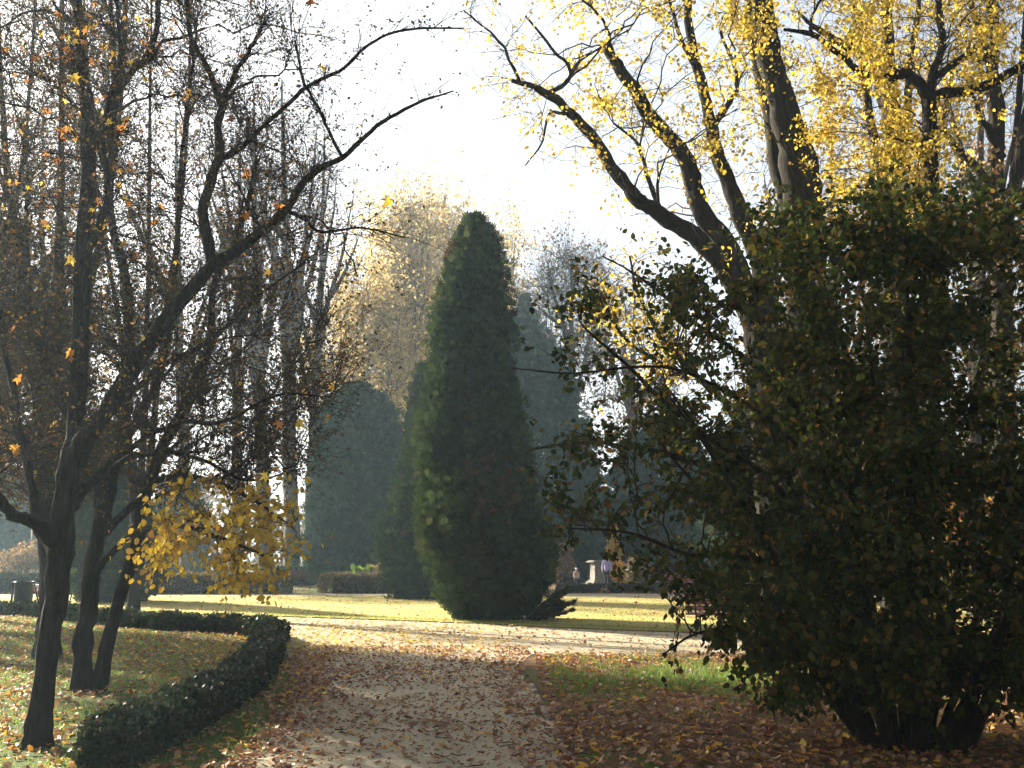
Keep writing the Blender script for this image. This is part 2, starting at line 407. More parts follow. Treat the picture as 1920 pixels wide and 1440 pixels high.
# cross path: yellow on the left, sparse on the right
p = scatter(26000, -12, 4, 15.4, 28.5)
p = p[inside(p, RING_OUT) & ~inside(p, LAWN_R)]
dens = np.interp(p[:, 0], [-9, -4, -1.8, .5, 4], [1, 1, .55, .12, .05]) * np.interp(p[:, 1], [16, 18, 20, 24, 28], [.7, 1, 1, .5, .25])
pr = keep(p, dens * (.75 + .4 * snoise(p, .9, 4)))
litter("yellow_fallen_leaves", pr, .04, .12, L_LITY, MAPLE, .35, .015)
p = scatter(2600, -3, 16, 15.6, 23); p = p[inside(p, RING_OUT)]
litter("fallen_leaves", keep(p, .8), .03, .08, L_LIT, CURL, .4, .014)
# lawn specks
p = scatter(2200, -18, 16, 20, 41); p = p[inside(p, LAWN_R)]
litter("fallen_leaves", p, .04, .10, L_LIT, CURL, .5, .045)
# background litter beyond
p = scatter(9000, -40, 34, 43.5, 78)
litter("fallen_leaves", p, .06, .15, L_LIT, CURL, .4, .02, tint=rng.random(len(p)) * .5 + .25)

# ---- grass blades
def blades(name, p, h0, h1, w, z=0., tint=None, mat=None):
    n = len(p); y = np.c_[rng.normal(size=(n, 2)) * .35, np.ones(n)]
    M = frames(y); h = rng.uniform(h0, h1, n)
    M = M * 1.0; M[:, :, 0] *= (w / h)[:, None]
    o = leaf_mesh(name, np.c_[p, np.full(n, z)], M, h, BLADE, mat or GRASS, tint=tint)
    return tag(o, kind='stuff')
p = scatter(150000, -15, -2.1, 6.5, 27)
p = p[(p[:, 0] < path_left(p[:, 1]) - .1)]
p = p[p[:, 1] < np.interp(p[:, 0], [-15, -13, -10, -7.6, -5.6, -4.5, -3], [28, 27.0, 23.8, 21.6, 20.5, 19.4, 16])]
p = keep(p, .55 + .5 * snoise(p, 1.5, 21))
blades("grass", p, .03, .08, .009, tint=.2 + rng.random(len(p)) * .8)
p = scatter(85000, .5, 9, 9.8, 16.4)
g_ = np.exp(-(((p[:, 0] - 2.6) / 2.6) ** 2 + ((p[:, 1] - 13.4) / 2.0) ** 2))
p = keep(p, g_ * .8 * (.7 + .8 * snoise(p, 1.9, 5)))
blades("grass", p, .05, .13, .010, tint=.15 + rng.random(len(p)) * .55)
p = scatter(300000, -19, 12, 19, 38); p = p[inside(p, LAWN_R)]
d_ = np.min(np.hypot(p[:, None, 0] - lr[None, ::4, 0], p[:, None, 1] - lr[None, ::4, 1]), axis=1) if len(p) < 320000 else None
k = rng.random(len(p)) < np.where(d_ < .9, 1.0, .38); p = p[k]; d_ = d_[k]
blades("lawn_grass", p, .02, .055, .014, .03, tint=np.clip(np.where(d_ < 1.0, .05, .5) + .2 * snoise(p, .5, 8) + .35 * rng.random(len(p)), 0, 1), mat=LAWNG)

# ------------------------------------------------------------------ trees
class Tree:
    def __init__(s, name, label, cat, base, bark=BARK_D, group=None):
        s.e = thing(name, base, label, cat, group)
        s.limbs = []; s.br = []; s.tiers = []; s.bark = bark
    def limb(s, pts, K=36, wob=.012, ground=False):
        """pts: (px, py, Y, width in photo pixels)"""
        a = np.array(pts, float); P = W(a[:, 0], a[:, 1], a[:, 2]); R = a[:, 3] / 2 * a[:, 2] / F
        if ground: P[0, 2] = -.06
        s.limbw(P, R, K, wob)
    def limbw(s, P, R, K=36, wob=.012):
        q = catmull(np.c_[P, R], K); P = q[:, :3]; R = np.maximum(q[:, 3], .002)
        n = rng.normal(size=(K, 3)); n = (n + np.roll(n, 1, 0) + np.roll(n, 2, 0)) / 2
        P = P + n * np.minimum(R[:, None] * .35, wob); R = R * (1 + .05 * rng.normal(size=K))
        S_n = 22; Vt, Qt = tubes(P[None], R[None], S_n)
        Vt = Vt.reshape(K, S_n, 3); th = np.linspace(0, 2 * np.pi, S_n, endpoint=False)[None]; kk = np.arange(K)[:, None] * .35
        rd = .02 * np.sin(3 * th + kk * .6 + rng.random() * 6) + .045 * np.sin(9 * th + kk * .3 + 1.2 * np.sin(kk * .8)) + .05 * rng.normal(size=(1, S_n)) + .03 * rng.normal(size=(K, S_n))
        rd = rd * np.clip(R[:, None] / .03, .3, 1)
        if P[0, 2] < .05: rd = rd + .55 * np.exp(-np.maximum(P[:, 2:3], 0) / .16) * (.45 + .55 * np.sin(5 * th + 1.3) ** 2)
        Vt = P[:, None] + (Vt - P[:, None]) * (1 + rd[..., None])
        s.limbs.append((Vt.reshape(-1, 3), Qt))
        s.tiers.append((P, nrm(np.gradient(P, axis=0)), R))
    def skel(s, tiers=None):
        ts = s.tiers if tiers is None else [s.tiers[i] for i in tiers]
        return tuple(np.concatenate([t[k] for t in ts]) for k in range(3))
    def _add(s, P, R, sides):
        s.br.append(tubes(P, R, sides))
        N, K, _ = P.shape
        s.tiers.append((P[:, 1:].reshape(-1, 3), nrm(np.gradient(P, axis=1))[:, 1:].reshape(-1, 3), R[:, 1:].ravel()))
    def connect(s, T, rtip=.004, rk=.55, rl=.012, K=9, sides=5, droop=.0, lift=.25, wob=.04, tiers=None, below=.6, minz=None):
        S, D, Rr = s.skel(tiers)
        if minz is not None:
            k = S[:, 2] > minz; S, D, Rr = S[k], D[k], Rr[k]
        if len(S) > 3500:
            k = rng.choice(len(S), 3500, replace=False); S, D, Rr = S[k], D[k], Rr[k]
        out = []
        for i in range(0, len(T), 800):
            t = T[i:i + 800]; d = t[:, None] - S[None]; L = np.linalg.norm(d, axis=-1)
            cost = L + below * np.maximum(0, -(d[..., 2]) + .35 * L) - .25 * L * np.einsum('ijk,jk->ij', d, D) / np.maximum(L, 1e-6)
            out.append(cost.argmin(1))
        j = np.concatenate(out); P0 = S[j]; L = np.linalg.norm(T - P0, axis=1)
        P1 = P0 + (D[j] * .45 + nrm(T - P0) * .2 + np.array([0, 0, lift])) * L[:, None] * .6 + rng.normal(size=P0.shape) * L[:, None] * .08
        t = np.linspace(0, 1, K)[None, :, None]
        P = (1 - t) ** 2 * P0[:, None] + 2 * t * (1 - t) * P1[:, None] + t * t * T[:, None]
        P[..., 2] -= droop * L[:, None] * (t[..., 0] ** 3)
        w = rng.normal(size=P.shape) * wob * L[:, None, None] * np.sin(np.pi * np.clip(t, 0, 1)) * .6
        P = P + w
        r0 = np.minimum(Rr[j] * rk, rl * L + rtip)
        R = r0[:, None] * (1 - t[..., 0]) + rtip * t[..., 0]
        s._add(P, R, sides)
        return P
    def spawn(s, n, l0, l1, r=.004, K=4, sides=3, spread=.8, up=.1, tiers=None, bend=.25, box=None):
        S, D, Rr = s.skel(tiers)
        if box is not None:
            k = box(S); S, D, Rr = S[k], D[k], Rr[k]
        j = rng.integers(0, len(S), n); L = rng.uniform(l0, l1, n)
        d = nrm(D[j] + spread * rng.normal(size=(n, 3)) + np.array([0, 0, up]))
        b = rng.normal(size=(n, 3)) * bend + np.array([0, 0, up * .5])
        t = np.linspace(0, 1, K)[None, :, None]
        P = S[j][:, None] + (d[:, None] * t + b[:, None] * t * t) * L[:, None, None]
        R = np.minimum(r, Rr[j] * .8)[:, None] * (1 - .65 * t[..., 0])
        s._add(P, R, sides)
        return P
    def leaves(s, name, n, size, mat, tpl=OVATE, tiers=(-1,), hang=.5, off=.03, flat=.3, tint=None, region=None, clump=None, asp=None, cbase=.15, cluster=0, avoid=0):
        S, D, _ = s.skel(tiers)
        if region is not None:
            k = region(S); S, D = S[k], D[k]
        if clump is not None:
            w = 1 / (1 + np.exp(-6 * (sum(np.sin(S @ (np.random.default_rng(clump + q).normal(size=3) * (1.2 + .7 * q)) + q) for q in range(4)) / 2)))
            k = rng.random(len(S)) < cbase + (1 - cbase) * w; S, D = S[k], D[k]
        if not len(S): return
        if avoid:
            LP = np.concatenate([q[0] for q in s.tiers[:len(s.limbs)]])
            dm = np.concatenate([np.linalg.norm(S[a:a + 2000, None] - LP[None], axis=-1).min(1) for a in range(0, len(S), 2000)])
            S, D = S[dm > avoid], D[dm > avoid]
        if cluster:
            c_ = rng.integers(0, len(S), max(1, n // cluster)); j = c_[rng.integers(0, len(c_), n)]
        else:
            j = rng.integers(0, len(S), n)
        y = D[j] * .35 + rng.normal(size=(n, 3)) * .6 + np.array([0, 0, -hang])
        M = frames(y, flat=flat)
        leaf_mesh(name, S[j] + rng.normal(size=(n, 3)) * off, M, rng.uniform(size[0], size[1], n), tpl, mat, s.e, tint=tint, asp=asp)
    def build(s, limbname='trunk', brname='branches', brmat=None):
        if s.limbs:
            V, Q = join(s.limbs); mesh_np(limbname, V, Q, s.bark, s.e, smooth=True)
        if s.br:
            V, Q = join(s.br); mesh_np(brname, V, Q, brmat or TWIG, s.e, smooth=True)

def poly_px(n, poly, Y0, Y1):
    poly = np.array(poly, float); out = []
    lo, hi = poly.min(0), poly.max(0)
    while sum(map(len, out)) < n:
        q = rng.uniform(lo, hi, (n * 2, 2)); q = q[inside(q, poly)]; out.append(q)
    q = np.concatenate(out)[:n]
    return W(q[:, 0], q[:, 1], rng.uniform(Y0, Y1, n))

def gb(px, py): x, y = G(px, py); return (x, y, 0)

# ---- T1: the left foreground tree
t = Tree("leaning_tree", "dark tree nearest the left edge of the picture, straight trunk rising from the leafy grass", "tree", gb(70, 1405))
Yt = 8.65
t.limb([(68, 1408, Yt, 44), (76, 1340, Yt, 40), (92, 1200, Yt, 38), (105, 1090, Yt, 40), (112, 1010, Yt, 44), (128, 900, Yt, 40), (148, 780, Yt + .1, 32), (152, 560, Yt + .3, 30), (162, 400, Yt + .4, 29), (168, 250, Yt + .5, 26), (152, 90, Yt + .6, 20), (140, -60, Yt + .7, 18), (150, -260, Yt + .7, 12)], 60, ground=True)
t.limb([(112, 1015, Yt, 34), (70, 985, Yt - .3, 24), (20, 960, Yt - .6, 20), (-60, 880, Yt - .9, 18), (-130, 760, Yt - 1.2, 12)])
t.limb([(110, 1040, Yt, 26), (80, 1000, Yt + .3, 20), (60, 930, Yt + .5, 17), (35, 800, Yt + .8, 15), (10, 650, Yt + 1, 12), (-20, 480, Yt + 1.2, 9)])
t.limb([(140, 870, Yt, 38), (175, 800, Yt - .1, 34), (245, 700, Yt - .2, 31), (310, 600, Yt - .3, 28), (395, 505, Yt - .4, 25), (480, 440, Yt - .5, 19), (540, 385, Yt - .6, 17), (590, 325, Yt - .6, 13), (650, 288, Yt - .7, 10), (710, 235, Yt - .8, 8), (780, 195, Yt - .8, 6), (850, 170, Yt - .9, 3)], 60)
t.limb([(392, 500, Yt - .4, 22), (384, 410, Yt - .4, 20), (396, 340, Yt - .4, 19), (408, 290, Yt - .4, 18), (405, 230, Yt - .4, 15), (412, 195, Yt - .4, 14), (385, 120, Yt - .5, 11), (356, 60, Yt - .5, 10), (350, -60, Yt - .5, 8)])
t.limb([(408, 300, Yt - .4, 14), (450, 280, Yt - .5, 10), (500, 230, Yt - .6, 9), (570, 165, Yt - .6, 8), (640, 130, Yt - .7, 7), (690, 85, Yt - .8, 6), (760, 55, Yt - .9, 5), (870, 52, Yt - 1, 3)], 44)
t.limb([(412, 198, Yt - .4, 11), (440, 140, Yt - .5, 9), (470, 90, Yt - .6, 8), (497, 40, Yt - .6, 6.5)])
t.limb([(640, 292, Yt - .7, 7), (605, 220, Yt - .7, 6), (570, 150, Yt - .7, 6), (553, 76, Yt - .7, 4.5)])
t.limb([(530, 392, Yt - .5, 9), (570, 410, Yt - .5, 7), (600, 435, Yt - .6, 6), (680, 428, Yt - .7, 4), (760, 445, Yt - .8, 2.5)])
t.limb([(160, 300, Yt + .5, 20), (190, 245, Yt + .5, 18), (230, 160, Yt + .5, 14), (285, 80, Yt + .6, 12), (300, -20, Yt + .6, 10)])
t.limb([(155, 500, Yt + .3, 16), (200, 380, Yt + .1, 12), (195, 250, Yt - .1, 10), (225, 90, Yt - .2, 8), (210, -60, Yt - .3, 6)])
t.limb([(160, 820, Yt, 16), (230, 750, Yt + .4, 13), (300, 690, Yt + .8, 11), (390, 640, Yt + 1.1, 9), (480, 560, Yt + 1.3, 6), (560, 500, Yt + 1.4, 4)])
t.limb([(135, 930, Yt, 16), (230, 850, Yt - .3, 12), (330, 795, Yt - .6, 9), (420, 790, Yt - .8, 7), (520, 740, Yt - .9, 5), (620, 745, Yt - 1, 3)])
t.limb([(130, 960, Yt, 15), (220, 870, Yt + .4, 11), (340, 850, Yt + .7, 8), (460, 900, Yt + .9, 5), (560, 880, Yt + 1, 3)])
A = poly_px(70, [(-150, -100), (500, -100), (640, 120), (680, 400), (660, 700), (560, 930), (330, 960), (60, 960), (-150, 900)], 7.4, 10.6)
t.connect(A, .006, .6, .011, 12, 6, lift=.3, minz=2.0)
A = poly_px(420, [(-150, -100), (560, -100), (640, 120), (650, 380), (690, 700), (600, 930), (330, 980), (60, 960), (-150, 900)], 7.2, 11.2)
t.connect(A, .003, .6, .006, 9, 4, lift=.15, minz=2.0)
hi = lambda S: S[:, 2] > 2.3
t.spawn(5200, .18, .65, .0036, 5, 3, .75, .25, bend=.3, box=hi)
t.spawn(15000, .06, .28, .0026, 4, 3, 1.0, .15, tiers=(-1, -2), bend=.3, box=hi)
t.leaves("crown", 30000, (.018, .042), L_HAW, DIAM, tiers=(-1, -2), hang=.1, off=.02, clump=11)
t.leaves("caught_leaves", 110, (.09, .16), L_ORA, MAPLE, tiers=(-2, -3), hang=.8, off=.03, flat=0)
t.leaves("caught_leaves", 260, (.06, .13), L_ORA, MAPLE, tiers=(-1, -2, -3), hang=.8, off=.05, flat=0, region=lambda S: (S[:, 2] > 4.6) & (S[:, 0] < -3.55), clump=4, cbase=.02)
t.build()

# ---- T2: two-stemmed tree
t = Tree("forked_tree", "two-stemmed tree right of the nearest left trunk, with a low yellow-leaved bough", "tree", gb(165, 1295))
Yt = 12.1
t.limb([(152, 1300, Yt, 38), (158, 1200, Yt, 33), (168, 1120, Yt, 31), (185, 1000, Yt, 29), (205, 900, Yt + .1, 28), (235, 760, Yt + .2, 24), (240, 560, Yt + .3, 19), (205, 400, Yt + .4, 16), (215, 200, Yt + .4, 12), (200, -60, Yt + .4, 8)], 50, ground=True)
t.limb([(178, 1300, Yt, 27), (200, 1200, Yt, 24), (225, 1110, Yt + .1, 23), (255, 1020, Yt + .1, 22), (270, 930, Yt + .2, 20), (310, 830, Yt + .2, 20), (365, 730, Yt + .3, 17), (395, 640, Yt + .3, 15), (400, 540, Yt + .4, 12), (450, 430, Yt + .4, 9), (480, 300, Yt + .4, 6)], 50, ground=True)
t.limb([(215, 860, Yt, 16), (300, 700, Yt - .5, 13), (330, 480, Yt - .7, 10), (345, 250, Yt - .8, 7), (370, 60, Yt - .8, 5)])
t.limb([(195, 960, Yt, 15), (130, 800, Yt + .8, 12), (60, 560, Yt + 1.2, 9), (50, 300, Yt + 1.5, 6)])
t.limb([(168, 1085, Yt, 15), (200, 1045, Yt - .2, 14), (250, 1000, Yt - .8, 11), (330, 985, Yt - 1.6, 9), (420, 1010, Yt - 2.2, 7), (500, 1045, Yt - 2.6, 4)])
t.limb([(200, 1000, Yt, 15), (300, 900, Yt - .6, 12), (390, 900, Yt - 1.2, 9), (470, 935, Yt - 1.6, 6), (545, 985, Yt - 1.9, 3)])
A = poly_px(70, [(-100, -60), (430, -60), (560, 300), (620, 600), (560, 900), (300, 960), (0, 950), (-100, 800)], 10.4, 15)
t.connect(A, .006, .6, .010, 11, 5, lift=.4, minz=1.9)
A = poly_px(420, [(-100, -60), (430, -60), (560, 300), (640, 560), (600, 900), (300, 960), (0, 950), (-100, 800)], 10.2, 15.5)
t.connect(A, .0035, .6, .006, 8, 4, lift=.2, minz=1.9)
t.spawn(5200, .2, .75, .0044, 5, 3, .7, .3, bend=.3, box=lambda S: S[:, 2] > 2.2)
t.spawn(9000, .08, .32, .0034, 4, 3, 1.0, .15, tiers=(-1, -2), bend=.3, box=lambda S: S[:, 2] > 2.2)
t.leaves("crown", 20000, (.025, .055), L_HAW, DIAM, tiers=(-1, -2), hang=.1, off=.03, clump=31)
t.leaves("crown", 20000, (.03, .065), L_HAW, DIAM, tiers=(-1, -2), hang=.1, off=.05, clump=33, region=lambda S: (S[:, 2] < 5.2) & (S[:, 0] > -7.5))
nt0 = len(t.tiers)
A = poly_px(42, [(290, 900), (480, 900), (560, 930), (555, 1010), (530, 1070), (430, 1085), (290, 1040)], 8.9, 11.0)
t.connect(A, .003, .6, .006, 9, 4, lift=.1, droop=.12, minz=1.4)
A = poly_px(130, [(330, 880), (480, 890), (560, 915), (550, 1000), (525, 1085), (440, 1100), (380, 1040), (290, 1090), (260, 1010)], 8.7, 11.2)
t.connect(A, .0025, .6, .005, 7, 3, lift=.05, droop=.06, tiers=(-1,))
t.spawn(700, .12, .4, .0025, 4, 3, .8, -.2, tiers=(-1,))
bb = lambda S: (S[:, 0] > -4.6) & (S[:, 2] < 2.75)
t.leaves("yellow_leaves", 1900, (.035, .085), L_BOUGH, OVATE, tiers=(-1, -2), hang=.9, off=.05, flat=.1, region=bb, asp=1.25)
t.leaves("caught_leaves", 80, (.09, .15), L_ORA, MAPLE, tiers=(-3, -4), hang=.8, off=.03, flat=0, region=lambda S: S[:, 2] > 2.2)
t.build()

# ---- T3, T4 and others behind on the left
def slim_tree(label, px, py, lean, topY, w, seed, nbr=(40, 260, 2200, 3000), leaf=(5000, (.03, .065), L_HAW), half=170, name="slim_tree", top=-150, fork=620, low=930, group=None, cl=5):
    x, y = G(px, py)
    t = Tree(name, label, "tree", (x, y, 0), group=group)
    Y = y
    for k in range(3):
        dx = (-1, .15, 1)[k] * half * rng.uniform(.5, .8)
        if k == 0 or True:
            t.limb([(px, py, Y, w * 1.25), (px + lean * .25, py - 120, Y, w), (px + lean * .5 + dx * .08, low + 40, Y, w * .9), (px + lean + dx * .35, fork, Y + rng.normal() * .4, w * .62), (px + lean + dx * .8, 300, Y + rng.normal() * .7, w * .4), (px + lean + dx, top, Y + rng.normal() * .8, w * .2)], 44, ground=True)
    c = px + lean
    pl = [(c - half * .5, low), (c - half, 700), (c - half * 1.1, 300), (c - half * .8, top), (c + half * .8, top), (c + half * 1.1, 300), (c + half, 700), (c + half * .5, low)]
    zmin = W(px, low + 60, Y)[2]
    t.connect(poly_px(nbr[0], pl, Y - 2, Y + 2), .008, .6, .010, 10, 5, lift=.4, minz=zmin)
    t.connect(poly_px(nbr[1], pl, Y - 2.4, Y + 2.4), .005, .6, .007, 8, 4, lift=.3, minz=zmin)
    f = Y / 12
    t.spawn(nbr[2], .25 * f, .8 * f, .0035 * f, 5, 3, .7, .3, bend=.3, box=lambda S: S[:, 2] > zmin)
    t.spawn(nbr[3], .1 * f, .4 * f, .0026 * f, 4, 3, 1., .15, tiers=(-1, -2), bend=.3, box=lambda S: S[:, 2] > zmin)
    t.leaves("crown", leaf[0], leaf[1], leaf[2], DIAM, tiers=(-1, -2), hang=.2, off=.04, clump=cl)
    t.build()
    return t
slim_tree("slender dark tree on the leafy grass behind the nearest left trunk", 88, 1234, 10, 16, 30, 1, half=190)
slim_tree("thin-stemmed tree by the left edge with sparse orange leaves, behind the low box hedge", -75, 1160, -10, 26, 20, 2, leaf=(3000, (.05, .11), L_BROWN), half=210, cl=9)
slim_tree("thin-stemmed tree behind the box hedge, in front of the dark rounded conifer", 250, 1150, 20, 28, 16, 3, leaf=(1800, (.05, .10), L_BROWN), half=150, nbr=(30, 200, 1500, 2200), fork=650, cl=14)

def round_tree(label, X, Y, r, z0, z1, w, nl, leafm, size, name="leafy_tree"):
    t = Tree(name, label, "tree", (X, Y, 0))
    for k in range(5):
        a = k * 1.26 + rng.random(); q = r * .6
        P = np.array([[X, Y, -.05], [X, Y, z0 * .7], [X + math.cos(a) * q * .3, Y + math.sin(a) * q * .3, z0 + (z1 - z0) * .3], [X + math.cos(a) * q * .8, Y + math.sin(a) * q * .8, z0 + (z1 - z0) * .65], [X + math.cos(a) * q, Y + math.sin(a) * q, z1 * .95]])
        t.limbw(P, np.array([w, w * .8, w * .5, w * .3, .02]), 30)
    def ball(n):
        q = nrm(rng.normal(size=(n, 3))) * rng.random((n, 1)) ** .4
        return np.array([X, Y, (z0 + z1) / 2]) + q * np.array([r, r, (z1 - z0) / 2])
    t.connect(ball(60), .008, .6, .01, 9, 5, lift=.3, minz=z0 * .8); t.connect(ball(420), .005, .6, .007, 8, 4, lift=.2, minz=z0 * .8)
    t.spawn(3000, .3, .8, .006, 4, 3, .9, .1, tiers=(-1,))
    t.leaves("crown", nl, size, leafm, DIAM, tiers=(-1, -2), hang=.4, off=.08, clump=8)
    t.build()
round_tree("rusty-leaved tree just outside the left edge beyond the litter", -11.9, 22.1, 2.6, 2.8, 9.5, .16, 16000, L_BROWN, (.08, .15))  # placed to shade the near ground; its crown edge shows at the left
round_tree("unseen rusty-leaved tree added beyond the left edge for its shade", -17.0, 26.4, 2.7, 3.0, 12, .2, 16000, L_BROWN, (.09, .16))  # out of view, added to cast shade over the near path
round_tree("unseen tall shade tree added far outside the left edge", -20.0, 25.6, 2.7, 9.0, 14.8, .2, 15000, L_BROWN, (.09, .16))  # out of view, crown set high to shade the path but spare the grass

# ---- big tree behind the shrub on the right (three sweeping limbs)
Yt = 15.5
t = Tree("sweeping_tree", "mossy tree behind the big shrub, three long limbs sweeping up to the left", "tree", (W(1440, 800, Yt)[0], Yt, 0), BARK_G)
x0 = W(1440, 800, Yt)[0]
zb = lambda px, py, Y: (px, py, Y)
t.limb([(1470, 1215, Yt, 66), (1455, 1000, Yt, 66), (1440, 760, Yt, 74), (1425, 620, Yt, 66), (1400, 540, Yt, 50)], 30, ground=True)
t.limb([(1430, 640, Yt, 50), (1370, 520, Yt - .2, 40), (1310, 450, Yt - .4, 35), (1250, 410, Yt - .5, 31), (1200, 375, Yt - .6, 28), (1150, 315, Yt - .7, 25), (1110, 255, Yt - .8, 22), (1070, 212, Yt - .9, 19), (1025, 175, Yt - 1, 16), (960, 150, Yt - 1.1, 8)], 60)
t.limb([(1425, 620, Yt, 52), (1370, 480, Yt, 42), (1315, 390, Yt, 38), (1280, 290, Yt - .1, 33), (1220, 220, Yt - .1, 28), (1185, 160, Yt - .2, 25), (1150, 110, Yt - .2, 21), (1138, 86, Yt - .2, 19), (1136, 84, Yt - .2, 2)], 60)
t.limb([(1147, 105, Yt - .2, 9), (1140, 60, Yt - .2, 6), (1115, 20, Yt - .3, 5), (1070, -20, Yt - .4, 4)], 24)
t.limb([(1440, 640, Yt, 44), (1425, 500, Yt + .3, 38), (1380, 380, Yt + .4, 33), (1345, 290, Yt + .5, 27), (1325, 200, Yt + .5, 22), (1300, 90, Yt + .6, 18), (1285, -40, Yt + .6, 14)], 50)
t.limb([(1335, 240, Yt + .5, 13), (1375, 180, Yt + .4, 9), (1380, 135, Yt + .4, 7), (1350, 60, Yt + .4, 5)], 24)
t.limb([(1320, 160, Yt + .5, 11), (1280, 80, Yt + .5, 8), (1245, -30, Yt + .4, 6)], 24)
t.limb([(1250, 412, Yt - .5, 12), (1215, 340, Yt - .6, 9), (1195, 270, Yt - .8, 6), (1150, 230, Yt - 1, 4)], 24)
t.limb([(1025, 176, Yt - 1, 10), (1060, 155, Yt - 1, 9), (1068, 130, Yt - 1, 7), (1040, 95, Yt - 1.1, 6), (985, 30, Yt - 1.2, 4)], 24)
t.limb([(975, 158, Yt - 1.1, 8), (955, 110, Yt - 1.1, 6), (930, 70, Yt - 1.2, 5), (870, 20, Yt - 1.3, 3)], 24)
t.limb([(1060, 212, Yt - .9, 7), (1030, 215, Yt - .9, 6), (1015, 270, Yt - 1, 4), (985, 310, Yt - 1, 2.5)], 20)
A = poly_px(60, [(900, -80), (1420, -80), (1430, 420), (1180, 420), (1100, 330), (960, 300), (860, 120)], Yt - 2.4, Yt + 1.8)
t.connect(A, .006, .6, .007, 10, 5, lift=.1, minz=3.5)
A = poly_px(260, [(840, -80), (1430, -80), (1440, 430), (1200, 400), (1150, 420), (1090, 310), (960, 310), (860, 60)], Yt - 2.6, Yt + 2)
t.connect(A, .004, .6, .005, 8, 4, lift=.0, droop=.1, minz=3.5)
t.spawn(1100, .2, .6, .005, 4, 3, .9, -.1, tiers=(-1, -2), box=lambda S: S[:, 2] > 4)
t.leaves("crown", 6800, (.03, .085), L_YEL, OVATE, tiers=(-1,), hang=.6, off=.07, flat=.2, clump=50, asp=1.2, cluster=7, avoid=.28)
t.build()
t = Tree("side_branch_tree", "low yellow-leaved tree peeping over the left shoulder of the big shrub", "tree", (W(1530, 700, 19)[0], 19, 0), BARK_D)
t.limb([(1530, 1195, 19, 22), (1490, 900, 19, 18), (1380, 770, 19, 14), (1260, 660, 19, 10), (1200, 560, 19, 7), (1180, 480, 19, 4)], 30, ground=True)
t.limb([(1290, 710, 19, 9), (1180, 640, 18.7, 6), (1110, 540, 18.5, 4)], 20)
t.connect(poly_px(60, [(1085, 500), (1260, 440), (1330, 620), (1240, 820), (1090, 780)], 17.6, 20.2), .004, .6, .006, 8, 4, minz=3)
t.spawn(250, .2, .6, .004, 4, 3, .9, 0, tiers=(-1,))
t.leaves("crown", 1500, (.045, .10), L_YEL, OVATE, tiers=(-1, -2), hang=.5, off=.08, asp=1.3, clump=77)
t.build()

Yt = 17.5
t = Tree("tall_trunk_tree", "tall thick brown trunk rising straight behind the big shrub, with a thinner twin stem", "tree", (W(1500, 800, Yt)[0], Yt, 0), BARK_G)
t.limb([(1520, 1200, Yt, 105), (1515, 900, Yt, 86), (1510, 600, Yt, 80), (1502, 420, Yt, 76), (1492, 300, Yt, 68), (1470, 215, Yt, 58), (1448, 130, Yt, 48), (1436, 60, Yt, 42), (1428, -60, Yt, 38), (1440, -250, Yt, 24)], 60, ground=True)
t.limb([(1505, 500, Yt + .4, 40), (1462, 330, Yt + .5, 30), (1440, 200, Yt + .5, 27), (1412, 80, Yt + .5, 23), (1400, -60, Yt + .5, 19), (1380, -200, Yt + .5, 10)], 40)
t.connect(poly_px(40, [(1330, -200), (1560, -200), (1540, 300), (1380, 300)], Yt - 2, Yt + 2), .006, .6, .008, 9, 4, minz=5)
t.spawn(500, .3, .8, .005, 4, 3, .9, 0, tiers=(-1,))
t.leaves("crown", 2200, (.035, .085), L_YEL, OVATE, tiers=(-1, -2), hang=.5, off=.08, asp=1.2, clump=5, cluster=7, avoid=.3)
t.build()

Yt = 14.5
t = Tree("golden_tree", "dense golden-yellow tree above the right half of the shrub, forking left and right", "tree", (W(1745, 800, Yt)[0], Yt, 0), BARK_D)
t.limb([(1755, 1220, Yt, 46), (1750, 900, Yt, 38), (1748, 500, Yt, 34), (1745, 330, Yt, 31), (1742, 200, Yt, 28), (1725, 160, Yt, 22), (1700, 138, Yt, 20), (1660, 146, Yt - .1, 17), (1620, 138, Yt - .2, 14), (1590, 115, Yt - .3, 12), (1555, 90, Yt - .4, 11), (1520, 62, Yt - .5, 10), (1470, 56, Yt - .6, 6)], 70, ground=True)
t.limb([(1742, 205, Yt, 24), (1765, 178, Yt, 20), (1810, 172, Yt - .1, 19), (1860, 158, Yt - .2, 18), (1900, 130, Yt - .3, 17), (1960, 105, Yt - .4, 16), (2080, 60, Yt - .6, 10)], 40)
t.limb([(1740, 210, Yt, 20), (1752, 130, Yt, 17), (1766, 90, Yt, 15), (1760, 30, Yt, 13), (1762, -80, Yt, 10)], 30)
t.limb([(1755, 145, Yt, 15), (1790, 120, Yt + .1, 13), (1830, 88, Yt + .2, 12), (1852, 40, Yt + .2, 9), (1846, -60, Yt + .3, 7)], 30)
t.limb([(1520, 62, Yt - .5, 7), (1522, 30, Yt - .5, 5), (1550, -20, Yt - .6, 4)], 20)
A = poly_px(70, [(1520, -80), (1900, -80), (1880, 130), (1740, 300), (1600, 420), (1530, 330), (1530, 120)], Yt - 1.6, Yt + 1.8)
t.connect(A, .005, .6, .007, 9, 5, lift=.15, minz=5)
A = poly_px(260, [(1490, -80), (1940, -80), (1880, 150), (1720, 380), (1560, 420), (1520, 300), (1500, 100)], Yt - 1.8, Yt + 2)
t.connect(A, .003, .6, .005, 8, 4, lift=.1, droop=.1, minz=4.5)
t.spawn(1300, .15, .5, .004, 4, 3, .9, 0, tiers=(-1, -2), box=lambda S: S[:, 2] > 4.2)
t.leaves("crown", 15000, (.03, .08), L_YEL, OVATE, tiers=(-1,), hang=.6, off=.06, flat=.2, clump=70, asp=1.2, cluster=7, avoid=.22)
t.build()

